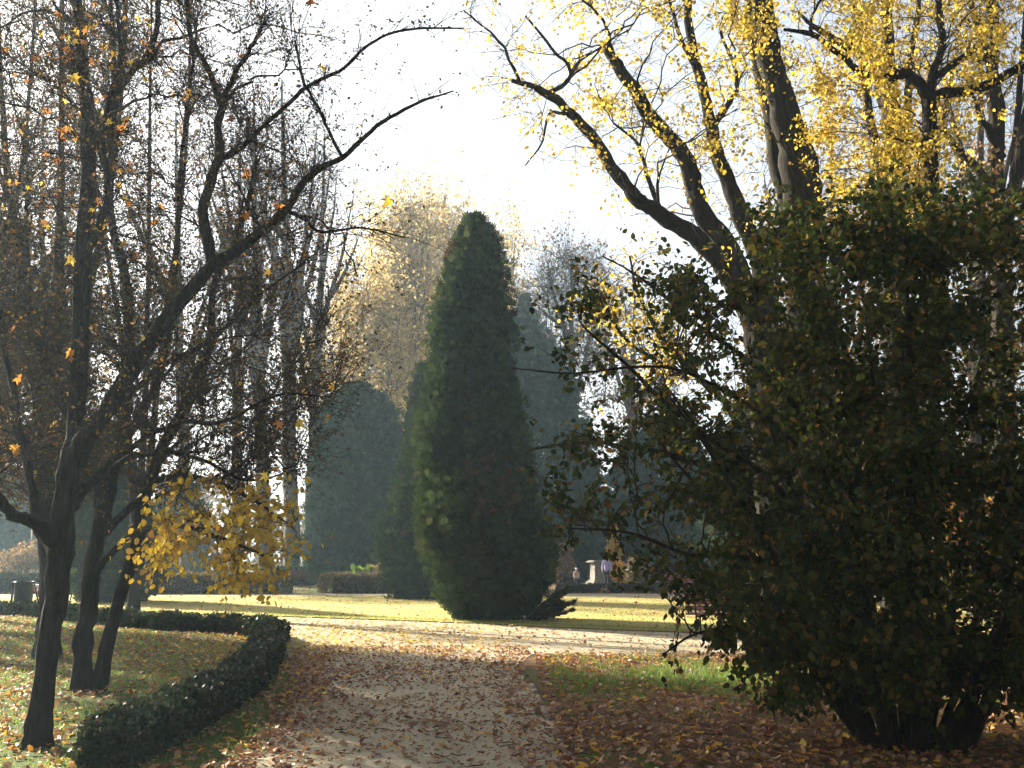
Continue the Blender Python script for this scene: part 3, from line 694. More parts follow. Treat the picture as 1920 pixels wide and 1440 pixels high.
def bare_big(label, px, Y, w, lean, half, top, low, leaf=None, bark=BARK_D, nbr=(30, 160, 900, 0), name="bare_tree", fork=.45, group=None, rt=.012, cl=3, cat="tree", lf=None, base=None):
    """a tall tree drawn from its base pixel column: single trunk forking into ascending limbs"""
    X = W(px, 900, Y)[0]; gy = 1045 + 1.55 * F / Y
    t = Tree(name, label, cat, (X, Y, 0), bark, group)
    fy = gy + (top - gy) * fork
    t.limb([(px, gy, Y, w * 1.3), (px + lean * .1, gy - .12 * (gy - fy), Y, w), (px + lean * .3, (gy + fy) / 2, Y, w * .9), (px + lean * .5, fy, Y, w * .75), (px + lean * .8, (fy + top) / 2, Y, w * .45), (px + lean, top, Y, w * .12)], 44, wob=.05, ground=True)
    for k in range(6):
        a = rng.uniform(.25, 1.) * (-1) ** k; s_ = gy + (top - gy) * rng.uniform(fork * .7, min(.8, fork * 1.5))
        sx = px + lean * .5
        ey = top + (gy - top) * rng.uniform(0.02, .28)
        dY = rng.normal() * half * Y / F * .5
        t.limb([(sx, s_, Y, w * .5), (sx + a * half * .35, s_ + (ey - s_) * .35, Y + dY * .3, w * .36), (sx + a * half * .75, s_ + (ey - s_) * .7, Y + dY * .7, w * .22), (sx + a * half, ey, Y + dY, w * .08)], 24, wob=.05)
    c = px + lean * .6
    pl = [(c - half * .5, low), (c - half, (low + top) / 2), (c - half * .7, top + 30), (c, top - 10), (c + half * .7, top + 30), (c + half, (low + top) / 2), (c + half * .5, low)]
    D = half * Y / F
    zmin = W(px, low + 30, Y)[2]
    t.connect(poly_px(nbr[0], pl, Y - D * .8, Y + D * .8), rt * 1.3, .5, .010, 9, 5, lift=.4, minz=zmin)
    t.connect(poly_px(nbr[1], pl, Y - D * .9, Y + D * .9), rt, .6, .006, 7, 3, lift=.3, minz=zmin)
    t.spawn(nbr[2], .03 * Y, .06 * Y, rt * .7, 4, 3, .7, .3, tiers=(-1, -2))
    if leaf:
        t.leaves("crown", leaf[0], leaf[1], leaf[2], DIAM if lf is None else lf, tiers=(-1, -2), hang=.3, off=leaf[3] * .8, clump=cl, flat=.2, cbase=.03, cluster=9)
    t.build()
    return t

bare_big("leaning dark trunk at the upper right edge with bare side branches", 1900, 19, 46, -45, 190, -200, 560, (900, (.08, .13), L_BROWN, .12), BARK_G, (24, 120, 700, 0), fork=.55, rt=.008)
bare_big("tall dark trunk half hidden by golden leaves, behind the right half of the shrub", 1690, 21, 52, -30, 200, -220, 500, (2200, (.09, .15), L_YEL, .15), BARK_D, (24, 140, 700, 0), fork=.6, rt=.008)
bare_big("slim bare tree showing through the gap above the far right of the shrub", 1830, 30, 26, 10, 150, -60, 640, (900, (.1, .16), L_BROWN, .15), BARK_D, (24, 120, 800, 0), rt=.01)
bare_big("rusty-leaved tree glimpsed through the shrub at the far right", 1860, 36, 30, 0, 190, 380, 980, (6500, (.14, .26), L_BROWN, .35), BARK_D, rt=.012)
bare_big("brown-leaved tree behind the middle of the shrub", 1560, 42, 30, 0, 170, 250, 960, (5000, (.16, .28), L_BROWN, .35), BARK_D, rt=.014)

# hazy tall trees in the far left centre
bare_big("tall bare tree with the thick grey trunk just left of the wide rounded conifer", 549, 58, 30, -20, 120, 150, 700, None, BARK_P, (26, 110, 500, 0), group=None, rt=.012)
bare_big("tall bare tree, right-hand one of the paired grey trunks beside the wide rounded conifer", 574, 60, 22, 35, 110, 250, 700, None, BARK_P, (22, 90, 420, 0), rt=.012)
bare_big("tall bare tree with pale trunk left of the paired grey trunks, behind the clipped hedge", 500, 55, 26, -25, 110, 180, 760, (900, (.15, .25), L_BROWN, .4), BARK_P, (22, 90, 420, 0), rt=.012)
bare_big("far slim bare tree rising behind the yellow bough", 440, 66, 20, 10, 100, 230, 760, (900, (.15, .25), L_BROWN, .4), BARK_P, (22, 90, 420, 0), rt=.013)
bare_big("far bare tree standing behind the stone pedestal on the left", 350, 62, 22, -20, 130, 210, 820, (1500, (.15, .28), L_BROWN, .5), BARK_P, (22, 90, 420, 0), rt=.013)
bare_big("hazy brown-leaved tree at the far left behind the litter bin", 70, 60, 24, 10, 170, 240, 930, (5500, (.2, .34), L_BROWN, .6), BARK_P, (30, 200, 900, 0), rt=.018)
# pale yellow trees in the haze
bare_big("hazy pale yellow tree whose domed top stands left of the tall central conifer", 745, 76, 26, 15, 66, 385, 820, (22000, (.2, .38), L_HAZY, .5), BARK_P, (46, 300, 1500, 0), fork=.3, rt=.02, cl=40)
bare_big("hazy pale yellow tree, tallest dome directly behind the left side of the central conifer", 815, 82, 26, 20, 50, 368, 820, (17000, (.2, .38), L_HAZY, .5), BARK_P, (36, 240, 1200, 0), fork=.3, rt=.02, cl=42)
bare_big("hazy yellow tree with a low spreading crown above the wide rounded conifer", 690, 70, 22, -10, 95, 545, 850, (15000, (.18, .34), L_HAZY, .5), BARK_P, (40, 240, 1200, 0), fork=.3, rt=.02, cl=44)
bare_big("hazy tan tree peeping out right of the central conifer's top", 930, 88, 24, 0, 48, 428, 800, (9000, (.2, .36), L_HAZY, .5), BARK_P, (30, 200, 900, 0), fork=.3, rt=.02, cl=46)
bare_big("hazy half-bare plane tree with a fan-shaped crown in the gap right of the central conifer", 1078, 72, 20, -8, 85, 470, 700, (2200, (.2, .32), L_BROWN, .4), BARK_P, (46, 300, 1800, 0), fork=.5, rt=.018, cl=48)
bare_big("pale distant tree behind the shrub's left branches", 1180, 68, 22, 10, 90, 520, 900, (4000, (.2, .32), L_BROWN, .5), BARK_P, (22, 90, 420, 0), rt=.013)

# ------------------------------------------------------------------ conifers
def conifer(label, Y, prof, n, size, mat, name="thuja", cat="conifer", squash=.9, lump=.13, tr=.10, inner=.45, seed=1, upw=.9, holes=.0, droop=False, tuft=.15, tper=40):
    """prof: rows (py, x_left, x_right) from top to bottom in photograph pixels"""
    pr_ = np.array(prof, float)
    z = W(960, pr_[:, 0], Y)[:, 2]; cx = (W((pr_[:, 1] + pr_[:, 2]) / 2, pr_[:, 0], Y))[:, 0]
    hw = (pr_[:, 2] - pr_[:, 1]) / 2 * Y / F
    z[-1] = max(.02, z[-1])
    o = np.argsort(z); z, cx, hw = z[o], cx[o], hw[o]
    e = thing(name, (cx[0], Y, 0), label, cat)
    r_ = np.random.default_rng(seed)
    # area weighted heights
    zz = r_.uniform(z[0], z[-1], n * 3); w = np.interp(zz, z, hw); zz = zz[r_.random(n * 3) < w / hw.max()][:n]; m = len(zz)
    th = r_.uniform(0, 2 * np.pi, m); h = np.interp(zz, z, hw); c = np.interp(zz, z, cx)
    L = 0
    for k in range(9):
        kt = r_.integers(1, 9); kz = r_.uniform(.6, 3.2); L = L + np.sin(kt * th + kz * zz * 1.7 + r_.random() * 6.3) / 3
    L = L / 1.2
    rad = h * (1 + lump * L) * (1 - (1 - inner) * r_.random(m) ** 2.6)
    # gather the sprays into tufts
    nt_ = max(60, m // tper); q = r_.integers(0, m, nt_); tf = r_.integers(0, nt_, m); g_ = r_.random(m) < .94
    tz, tt, tl = zz[q], th[q], 1 + r_.normal(size=nt_) * tuft
    sz = size[1] * 1.0
    zn = tz[tf] + r_.normal(size=m) * sz * 1.5; tn = tt[tf] + r_.normal(size=m) * sz / np.maximum(h[q][tf], .3)
    zz = np.where(g_, np.clip(zn, z[0], z[-1] * 1.01), zz); th = np.where(g_, tn, th)
    h = np.interp(zz, z, hw); c = np.interp(zz, z, cx)
    rad = np.where(g_, h * (1 + lump * L[q][tf]) * tl[tf] * .98 - np.abs(r_.normal(size=m)) * sz * .8, rad); rad = np.maximum(rad, .02)
    st = r_.random(m) < .10; rad = np.where(st, rad + r_.random(m) ** 2 * size[1] * 1.3, rad)
    if holes:
        k = (L > -1.1 + holes) | (r_.random(m) < .5); zz, th, c, rad, L = zz[k], th[k], c[k], rad[k], L[k]; m = len(zz)
    pos = np.stack([c + rad * np.cos(th), Y + rad * np.sin(th) * squash, zz], -1)
    out = np.stack([np.cos(th), np.sin(th), np.zeros(m)], -1)
    y = out * .8 + np.array([0, 0, -.7 if droop else upw]) + r_.normal(size=(m, 3)) * .42
    y = nrm(y)
    # spray faces turned sideways like thuja sprays
    M = frames(y)
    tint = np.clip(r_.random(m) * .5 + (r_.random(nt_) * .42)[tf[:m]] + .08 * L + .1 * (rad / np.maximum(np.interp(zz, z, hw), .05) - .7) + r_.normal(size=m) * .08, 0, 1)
    bt = r_.random(nt_) < .05; brown = (bt[tf[:m]] & (r_.random(m) < .6)) if len(tf) >= m and not holes else (r_.random(m) < .03); tint = np.minimum(tint, .86) ; tint[brown] = r_.uniform(.88, 1, brown.sum())
    leaf_mesh("crown", pos - y * .1, M, r_.uniform(size[0], size[1], m), FROND, mat, e, tint=tint)
    H = z[-1]
    P = np.stack([np.interp(np.linspace(0, H * .95, 16), z, cx), np.full(16, Y), np.linspace(-.05, H * .95, 16)], -1)
    R = np.linspace(tr * 1.6, .01, 16)
    parts = [tubes(P[None], R[None], 8)]
    nb = 160; zb_ = r_.uniform(.1, H * .9, nb); tb = r_.uniform(0, 6.28, nb); hb = np.interp(zb_ + .3, z, hw) * .8
    t_ = np.linspace(0, 1, 5)[None, :, None]
    P0 = np.stack([np.interp(zb_, z, cx), np.full(nb, Y), zb_], -1); d = np.stack([np.cos(tb), np.sin(tb) * squash, np.full(nb, 0.)], -1) * hb[:, None]
    B = P0[:, None] + d[:, None] * t_ + np.array([0, 0, 1]) * (hb[:, None, None] * .5) * t_ ** 2
    parts.append(tubes(B, np.repeat(np.linspace(.03, .006, 5)[None], nb, 0), 4))
    V, Q = join(parts); mesh_np("trunk", V, Q, BARK_D, e, smooth=True)
    return e

conifer("tall dark columnar conifer in the centre, standing at the near edge of the lawn", 25.5,
        [(412, 876, 906), (432, 860, 926), (465, 846, 938), (520, 832, 944), (600, 816, 950), (700, 806, 960), (800, 799, 974), (900, 793, 992), (980, 792, 1008), (1040, 806, 1020), (1090, 822, 1018), (1130, 838, 1000), (1158, 862, 975), (1166, 880, 950)],
        40000, (.11, .24), L_THUJA, inner=.35, seed=3, lump=.12, tr=.14, tper=80, tuft=.16)
conifer("slim dark green conifer tucked close behind the left side of the tall central one", 38,
        [(690, 780, 800), (740, 770, 815), (800, 762, 832), (900, 748, 850), (980, 724, 860), (1040, 718, 866), (1085, 728, 862), (1115, 744, 850), (1121, 750, 845)],
        19000, (.16, .30), L_THUJA, inner=.4, seed=5, lump=.07)
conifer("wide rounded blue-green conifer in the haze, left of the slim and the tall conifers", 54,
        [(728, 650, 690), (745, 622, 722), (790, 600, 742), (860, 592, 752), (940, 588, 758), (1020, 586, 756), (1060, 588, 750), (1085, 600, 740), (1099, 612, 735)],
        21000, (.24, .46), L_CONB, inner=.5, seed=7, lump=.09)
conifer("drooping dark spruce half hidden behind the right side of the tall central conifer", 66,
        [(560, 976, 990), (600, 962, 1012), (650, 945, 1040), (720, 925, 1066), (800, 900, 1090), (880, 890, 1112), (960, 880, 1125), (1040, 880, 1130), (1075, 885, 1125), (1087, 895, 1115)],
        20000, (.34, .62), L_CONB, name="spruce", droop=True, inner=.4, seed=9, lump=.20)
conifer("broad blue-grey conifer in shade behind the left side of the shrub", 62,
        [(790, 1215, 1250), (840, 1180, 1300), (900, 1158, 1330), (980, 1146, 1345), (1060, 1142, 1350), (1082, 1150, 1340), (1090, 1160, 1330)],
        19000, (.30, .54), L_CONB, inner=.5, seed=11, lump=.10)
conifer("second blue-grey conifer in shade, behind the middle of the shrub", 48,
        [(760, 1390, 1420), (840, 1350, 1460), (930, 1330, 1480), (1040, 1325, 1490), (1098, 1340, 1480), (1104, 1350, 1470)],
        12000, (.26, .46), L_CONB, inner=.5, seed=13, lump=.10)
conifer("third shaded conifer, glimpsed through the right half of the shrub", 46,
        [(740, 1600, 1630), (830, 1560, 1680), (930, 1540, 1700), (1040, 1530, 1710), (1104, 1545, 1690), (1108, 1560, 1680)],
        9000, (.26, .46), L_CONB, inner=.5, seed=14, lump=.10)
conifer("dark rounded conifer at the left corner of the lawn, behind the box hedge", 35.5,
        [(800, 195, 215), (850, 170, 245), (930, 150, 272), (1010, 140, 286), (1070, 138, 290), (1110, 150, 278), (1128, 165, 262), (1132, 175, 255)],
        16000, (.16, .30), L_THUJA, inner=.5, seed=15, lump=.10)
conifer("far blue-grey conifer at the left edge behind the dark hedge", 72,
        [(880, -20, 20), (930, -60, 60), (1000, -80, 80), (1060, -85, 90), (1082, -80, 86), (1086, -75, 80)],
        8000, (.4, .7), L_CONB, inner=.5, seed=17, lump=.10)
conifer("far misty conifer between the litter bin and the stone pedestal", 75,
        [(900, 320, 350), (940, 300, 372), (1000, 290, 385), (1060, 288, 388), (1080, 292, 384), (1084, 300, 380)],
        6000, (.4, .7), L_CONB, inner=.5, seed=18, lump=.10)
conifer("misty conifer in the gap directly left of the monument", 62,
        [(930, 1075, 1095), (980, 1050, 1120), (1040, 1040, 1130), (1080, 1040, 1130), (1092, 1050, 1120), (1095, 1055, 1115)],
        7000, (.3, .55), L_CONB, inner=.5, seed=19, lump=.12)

# spiky juniper at the foot of the central conifer
jx, jy = G(985, 1164)
e = thing("juniper", (jx, jy - .1, 0), "low spiky juniper spreading to the right at the foot of the tall central conifer", "shrub")
nb = 46
a = rng.uniform(-.25, .75, nb); az = rng.uniform(-1.3, 1.3, nb); L = rng.uniform(.5, 1.35, nb)
d = nrm(np.stack([np.cos(az) * np.cos(a), np.sin(az) * np.cos(a) * .8, np.abs(np.sin(a)) * .75 + .02], -1))
t_ = np.linspace(0, 1, 8)[None, :, None]
P = np.array([jx, jy - .1, .06]) + d[:, None] * L[:, None, None] * t_ + np.array([0, 0, 1]) * (.16 * L[:, None, None]) * (t_ ** 2 - .3 * t_)
P[..., 2] = np.maximum(P[..., 2], .03)
V, Q = tubes(P, np.repeat(np.linspace(.014, .004, 8)[None], nb, 0), 5); mesh_np("stems", V, Q, BARK_D, e)
n = 5200; i = rng.integers(0, nb, n); k = rng.uniform(.25, 1, n) ** .8 * 6.99; k0 = k.astype(int); f = (k - k0)[:, None]
S = P[i, k0] * (1 - f) + P[i, k0 + 1] * f; D = nrm(P[i, k0 + 1] - P[i, k0])
yv = D + rng.normal(size=(n, 3)) * .45
leaf_mesh("crown", S, frames(yv), rng.uniform(.06, .15, n), FROND, L_THUJA, e, asp=.7)

# ------------------------------------------------------------------ the big shrub
Yb = 8.75
bx = W(1715, 1400, Yb)[0]
t = Tree("large_shrub", "huge dark many-stemmed leafy shrub filling the right side, fallen leaves round its foot", "shrub", (bx, Yb, 0), BARK_D)
for k in range(24):
    a = 2 * math.pi * k / 24 + rng.normal() * .1; rr = rng.uniform(.12, .42)
    b = np.array([bx + rr * math.cos(a), Yb + rr * math.sin(a), -.05])
    out = rng.uniform(.5, 1.7); hh = rng.uniform(3.0, 4.5) - .35 * out
    dx, dy = math.cos(a) * out * 1.25, math.sin(a) * out
    P = np.array([b, b + np.array([dx * .22, dy * .22, hh * .2]), b + np.array([dx * .5, dy * .5, hh * .5]), b + np.array([dx * .8, dy * .8, hh * .78]), b + np.array([dx * 1.1, dy * 1.1, hh])])
    t.limbw(P, np.array([.045, .036, .027, .018, .007]) * rng.uniform(.8, 1.25), 26, .02)
# long arching branches to the left
t.limb([(1660, 1300, 8.7, 17), (1600, 1150, 8.6, 15), (1530, 1000, 8.5, 13), (1420, 880, 8.4, 11), (1300, 800, 8.3, 9), (1180, 690, 8.2, 7), (1090, 610, 8.1, 4)], 36)
t.limb([(1640, 1200, 8.9, 15), (1560, 1050, 9.1, 13), (1440, 930, 9.3, 11), (1280, 860, 9.4, 9), (1120, 830, 9.5, 6), (1000, 840, 9.6, 4)], 36)
t.limb([(1650, 1240, 8.6, 15), (1550, 1100, 8.2, 12), (1420, 1050, 7.9, 10), (1300, 1040, 7.7, 7), (1180, 1000, 7.6, 5), (1060, 990, 7.5, 3)], 36)
t.limb([(1680, 1100, 8.7, 15), (1560, 850, 8.8, 12), (1430, 700, 8.9, 10), (1300, 600, 9, 8), (1200, 520, 9, 5), (1130, 480, 9, 3)], 36)
t.limb([(1650, 1260, 8.4, 14), (1520, 1180, 7.9, 11), (1400, 1170, 7.6, 8), (1300, 1190, 7.4, 5), (1240, 1230, 7.3, 3)], 30)
t.limb([(1700, 1000, 8.8, 14), (1600, 700, 9, 11), (1530, 500, 9.1, 8), (1480, 400, 9.2, 4)], 30)
t.limb([(1640, 1000, 8.6, 12), (1430, 780, 8.2, 9), (1250, 690, 8, 6), (1080, 700, 7.9, 4), (960, 690, 7.8, 2.5)], 30)
OUT = [(1290, 470), (1420, 410), (1560, 375), (1760, 390), (1960, 380), (2150, 420), (2250, 800), (2200, 1180), (1960, 1330), (1780, 1330), (1600, 1290), (1440, 1290), (1340, 1240), (1240, 1200), (1190, 1110), (1200, 1030), (1060, 1000), (960, 900), (985, 800), (950, 690), (1050, 600), (1120, 520), (1200, 480)]
CORE = [(1330, 480), (1560, 410), (1960, 400), (2150, 500), (2200, 1100), (1960, 1290), (1640, 1250), (1440, 1230), (1290, 1130), (1240, 1000), (1180, 850), (1160, 700), (1230, 560)]
t.connect(np.concatenate([poly_px(110, CORE, 7.3, 10.2), poly_px(60, OUT, 7.3, 10.0)]), .006, .6, .010, 11, 5, lift=.15, minz=.6)
t.connect(np.concatenate([poly_px(700, CORE, 6.9, 10.4), poly_px(360, OUT, 7.2, 10.2)]), .0035, .6, .006, 8, 4, lift=.05, minz=.5)
zz_ = lambda S: S[:, 2] > .45
t.spawn(5200, .12, .42, .0028, 4, 3, .9, .0, tiers=(-1,), box=zz_)
t.leaves("crown", 46000, (.036, .085), L_BUSH, OVATE, tiers=(-1,), hang=.55, off=.035, flat=.35, clump=90, asp=1.05)
t.leaves("crown_inner", 18000, (.045, .09), L_BUSH, OVATE, tiers=(-2, -3), hang=.5, off=.03, flat=.3, region=lambda S: S[:, 0] > 1.6)
# low drooping skirts
t.connect(poly_px(150, [(1330, 1180), (1500, 1150), (1900, 1170), (2000, 1250), (1960, 1350), (1800, 1330), (1700, 1340), (1560, 1320), (1440, 1310), (1360, 1270)], 7.3, 9.4), .003, .6, .005, 8, 4, lift=.1, droop=.1, minz=.4)
t.leaves("skirt_leaves", 6000, (.04, .09), L_BUSH, OVATE, tiers=(-1,), hang=.7, off=.06, flat=.25)
# upright top shoots
t.connect(poly_px(90, [(1330, 470), (1450, 360), (1600, 330), (1720, 290), (1920, 330), (2100, 330), (2100, 480), (1700, 470)], 7.8, 9.8), .003, .6, .005, 8, 4, lift=.3, minz=2.5)
t.leaves("top_leaves", 2600, (.05, .095), L_BUSH, OVATE, tiers=(-1,), hang=.3, off=.05, flat=.3)
t.build("stems")

# ------------------------------------------------------------------ hedges
def hedge(name, label, line, w, h, dens, size, mat, tpl=DIAM, wob=.06, core=True, K=None, top_round=.25):
    ln = np.array(line, float); L_ = np.sum(np.hypot(*np.diff(ln, axis=0).T)); K = K or max(8, int(L_ * 4))
    c = catmull(ln, K) if len(ln) > 2 else np.linspace(ln[0], ln[1], K)
    d = nrm(np.gradient(c, axis=0)); nv = np.stack([d[:, 1], -d[:, 0]], -1)
    e = thing(name, (c[:, 0].mean(), c[:, 1].mean(), 0), label, "hedge")
    n = int(L_ * dens)
    # samples by arc length, with optional density falling off with distance from the viewer
    s = rng.uniform(0, K - 1.001, n); i = s.astype(int); f = (s - i)[:, None]
    cc = c[i] * (1 - f) + c[i + 1] * f; nn = nrm(nv[i] * (1 - f) + nv[i + 1] * f)
    per = 2 * h + w; q = rng.random(n) * per
    side = np.where(q < h, -1, np.where(q > h + w, 1, 0))
    lat = np.where(side == 0, (q - h) - w / 2, side * w / 2)
    z = np.where(side == -1, q, np.where(side == 1, q - h - w, h))
    P3 = np.c_[cc, z]
    lump = 1 + wob * (np.sin(s * .9) + np.sin(s * 2.3 + z * 9) + .8 * np.sin(s * 5.1 + lat * 14 + z * 5))
    depth = rng.random(n) ** 2 * .22
    u = (1 - top_round * (z / h) ** 4 * .5)
    lat = lat * lump * u * (1 - depth); z = z * (1 + (lump - 1) * .8) * np.where(side == 0, 1 - depth * .6, 1) * (1 - top_round * .25 * (np.abs(lat) / (w / 2)) ** 3)
    pos = np.c_[cc + nn * lat[:, None], z]
    pos = pos + rng.normal(size=pos.shape) * np.array([.03, .03, .03]) * (rng.random(n) < .35)[:, None]; pos[:, 2] = np.maximum(pos[:, 2], .01)
    # rounded ends
    ne = int(n * .6 * w / L_) + 200
    for c0, dd in ((c[0], -d[0]), (c[-1], d[-1])):
        a_ = rng.uniform(-1.57, 1.57, ne); r_ = w / 2 * (1 - rng.random(ne) ** 2 * .3); zz_e = rng.random(ne) ** .7 * h
        nd_ = np.array([dd[1], -dd[0]]); r_ = r_ * np.sqrt(np.clip(1.06 - (zz_e / h) ** 4 * .5, .1, 1))
        pe = c0 + dd * (np.cos(a_) * r_)[:, None] * .8 + nd_ * (np.sin(a_) * r_)[:, None]
        k = rng.integers(0, n, ne); pos[k] = np.c_[pe, zz_e]; nn[k] = dd; lat[k] = 1; side[k] = 1
    out = np.c_[nn * np.sign(lat)[:, None] * (side != 0)[:, None], (side == 0) * 1.0]
    y = out * .7 + rng.normal(size=(n, 3)) * .6 + np.array([0, 0, .35])
    dist = np.hypot(pos[:, 0], pos[:, 1])
    sz = rng.uniform(size[0], size[1], n) * np.clip(dist / dist.min(), 1, 2.6) ** .7
    leaf_mesh("foliage", pos, frames(y), sz, tpl, mat, e, asp=1.5)
    # twiggy core
    c = c[1:-1]; nv = nv[1:-1]; m = len(c); th = [(-.5, 0), (-.5, .9), (-.3, 1), (.3, 1), (.5, .9), (.5, 0)]
    V = []
    for (a_, b_) in th:
        jit = 1 + rng.normal(size=(m, 1)) * .05
        V.append(np.c_[c + nv * a_ * w * .78 * jit, np.full(m, b_ * h * .84) * (1 + rng.normal(size=m) * .03)])
    V = np.stack(V, 1).reshape(-1, 3); S = len(th); Q = []
    ii = np.arange(m - 1)[:, None] * S; jj = np.arange(S - 1)[None]
    Q = np.stack([ii + jj, ii + jj + 1, ii + jj + 1 + S, ii + jj + S], -1).reshape(-1, 4)
    mesh_np("stems", V, Q, TWIG, e)
    return e

hedge("box_hedge", "low dark box hedge curving round the grass on the left of the path", HEDGE_LINE, .38, .30, 6800, (.017, .038), L_BOX, OVATE, .13)
hedge("clipped_hedge", "long clipped brown-green hedge between the dark rounded conifer and the far bench", [(-16.2, 43.9), (-9.95, 44.0)], 1.0, .82, 2600, (.05, .10), L_PRIV, wob=.05)
hedge("clipped_hedge", "short clipped brown hedge between the wide and the slim conifers", [(-8.1, 44.6), (-4.3, 44.8)], 1.0, .82, 2600, (.05, .10), L_PRIV, wob=.04)
hedge("dark_hedge", "dark hedge far left behind the litter bin", [(-30, 45), (-20, 45)], 1.2, .78, 1500, (.06, .12), L_BOX, wob=.05)
hedge("low_hedge", "small low dark hedge in front of the child, left of the monument", [(2.2, 45.2), (3.45, 45.2)], .6, .34, 2600, (.04, .07), L_BOX)
hedge("low_hedge", "low dark hedge on the far path's edge, right of the monument", [(4.0, 45.4), (6.6, 45.2)], .7, .36, 2600, (.04, .07), L_BOX)
hedge("leafy_bank", "low evergreen planting behind the far bench, at the foot of the grey trunks", [(-13.0, 57.0), (-9.6, 57.2)], 1.2, .95, 1200, (.08, .16), L_CONB, wob=.12)

# leaves caught on the box hedge, and fallen twigs
i = rng.integers(4, 290, 420); hp = hl[i] + rng.normal(size=(420, 2)) * .09
n = 420; M = frames(np.c_[rng.normal(size=(n, 2)), rng.normal(size=n) * .3], flat=.6)
tag(leaf_mesh("fallen_leaves", np.c_[hp, rng.uniform(.27, .325, n)], M, .03 + .09 * rng.random(n) ** 2, MAPLE, L_LIT), kind='stuff')
n = 420; q = scatter(n, -9, 8, 6.6, 16.5); a = rng.uniform(0, 6.28, n); L = .06 + .4 * rng.random(n) ** 3
t_ = np.linspace(-.5, .5, 5)[None, :, None]
P = np.c_[q, np.full(n, .028)][:, None] + np.stack([np.cos(a), np.sin(a), 0 * a], -1)[:, None] * L[:, None, None] * t_ + rng.normal(size=(n, 5, 3)) * np.array([.08, .08, .02]) * L[:, None, None]
V, Q = tubes(P, np.repeat(np.linspace(.005, .002, 5)[None], n, 0), 4)
tag(mesh_np("fallen_twigs", V, Q, BARK_G), kind='stuff')

# small shrubs round the far beds
def small_shrub(name, label, px, Y, wpx, top, mat, n, size, cat="shrub", tpl=OVATE, seed=1):
    X = W(px, 1050, Y)[0]; r = wpx / 2 * Y / F; h = W(px, top, Y)[2]
    e = thing(name, (X, Y, 0), label, cat)
    q = rng.normal(size=(n, 3)); q = nrm(q) * rng.random((n, 1)) ** .4
    lump = 1 + .2 * np.sin(q[:, :1] * 5 + seed) + .15 * np.sin(q[:, 2:] * 8 + seed * 2)
    pos = np.array([X, Y, h * .55]) + q * lump * np.array([r, r, h * .47]); pos[:, 2] = np.maximum(pos[:, 2], .05)
    leaf_mesh("foliage", pos, frames(rng.normal(size=(n, 3)) + np.array([0, 0, .4])), rng.uniform(*size, n), tpl, mat, e)
    m = 14; T = pos[rng.integers(0, n, m)]; b = np.array([X, Y, -.03]) + rng.normal(size=(m, 3)) * np.array([r * .15, r * .15, 0])
    t_ = np.linspace(0, 1, 5)[None, :, None]
    P = b[:, None] * (1 - t_) + T[:, None] * t_ + np.array([0, 0, .15 * h]) * np.sin(np.pi * t_)
    V, Q = tubes(P, np.repeat(np.linspace(.02, .006, 5)[None], m, 0), 4); mesh_np("stems", V, Q, TWIG, e)
    return e
small_shrub("orange_shrub", "orange and golden upright shrub just right of the woman in lavender", 1152, 56, 26, 985, L_BOUGH, 2600, (.12, .22), seed=1)
small_shrub("rusty_shrub", "low rust-coloured shrub beneath the golden one, beside the monument", 1165, 54, 42, 1052, L_ORA, 1800, (.08, .18), seed=2)
small_shrub("olive_shrub", "rounded olive-green shrub between the rusty shrub and the far right bench", 1192, 50, 52, 1046, L_PRIV, 2400, (.08, .16), seed=3)
small_shrub("ball_shrub", "tiny clipped ball bush between the two low hedges by the monument", 1109, 45.3, 20, 1094, L_BOX, 1300, (.04, .07), seed=4)
small_shrub("brown_shrub", "thin brown shrub in the misty gap between the central conifer and the child", 1052, 58, 46, 1010, L_BROWN, 1500, (.10, .2), seed=5)
small_shrub("brown_shrub", "pinkish brown undergrowth far left above the dark hedge", 45, 56, 90, 1020, L_BROWN, 3000, (.10, .2), seed=6)
small_shrub("dark_shrub", "dark little shrub at the foot of the wide rounded conifer, right of the far bench", 602, 55, 40, 1075, L_CONB, 900, (.12, .22), seed=7)
small_shrub("rusty_undergrowth", "rusty bushes under the trees right behind the shrub", 1760, 33, 260, 900, L_ORA, 7000, (.12, .24), seed=8)
small_shrub("green_undergrowth", "green bush behind the right edge of the shrub", 1960, 28, 200, 960, L_CONB, 4000, (.12, .22), seed=9)
small_shrub("brown_undergrowth", "brown bushes behind the centre of the shrub", 1480, 36, 200, 1000, L_BROWN, 5000, (.12, .24), seed=10)

# broad-leaved bed plants above the short hedge
def bed_plant(label, px, Y, h, n, mat):
    X = W(px, 1060, Y)[0]
    e = thing("bed_plant", (X, Y, 0), label, "plant", "yellow-green plants behind the short clipped hedge")
    st = np.array([[X, Y, -.02], [X, Y, h * .5], [X + .02, Y, h * .85]]); V, Q = tubes(st[None], np.array([[.018, .014, .006]]), 6)
    mesh_np("stem", V, Q, mat, e)
    z = rng.uniform(.35, .85, n) * h; a = rng.uniform(0, 6.28, n)
    y = np.stack([np.cos(a) * .6, np.sin(a) * .6, np.full(n, .9)], -1)
    leaf_mesh("leaves", np.stack([np.full(n, X), np.full(n, Y), z], -1), frames(y), rng.uniform(.28, .5, n), OVATE, mat, e)
for k, (px, h, lab) in enumerate([(666, 1.12, "upright yellow-green plant behind the short hedge, leftmost of the row"), (679, 1.0, "small yellow-green plant behind the short hedge, second from the left"), (692, 1.15, "bushy yellow-green plant in the middle of the row behind the short hedge"), (705, 1.2, "tall thin yellow-green plant behind the short hedge, second from the right"), (716, 1.22, "broad-leaved yellow-green plant touching the slim conifer")]):
    bed_plant(lab, px, 46.2, h, 12, L_HAZY if k == 3 else GRASS)

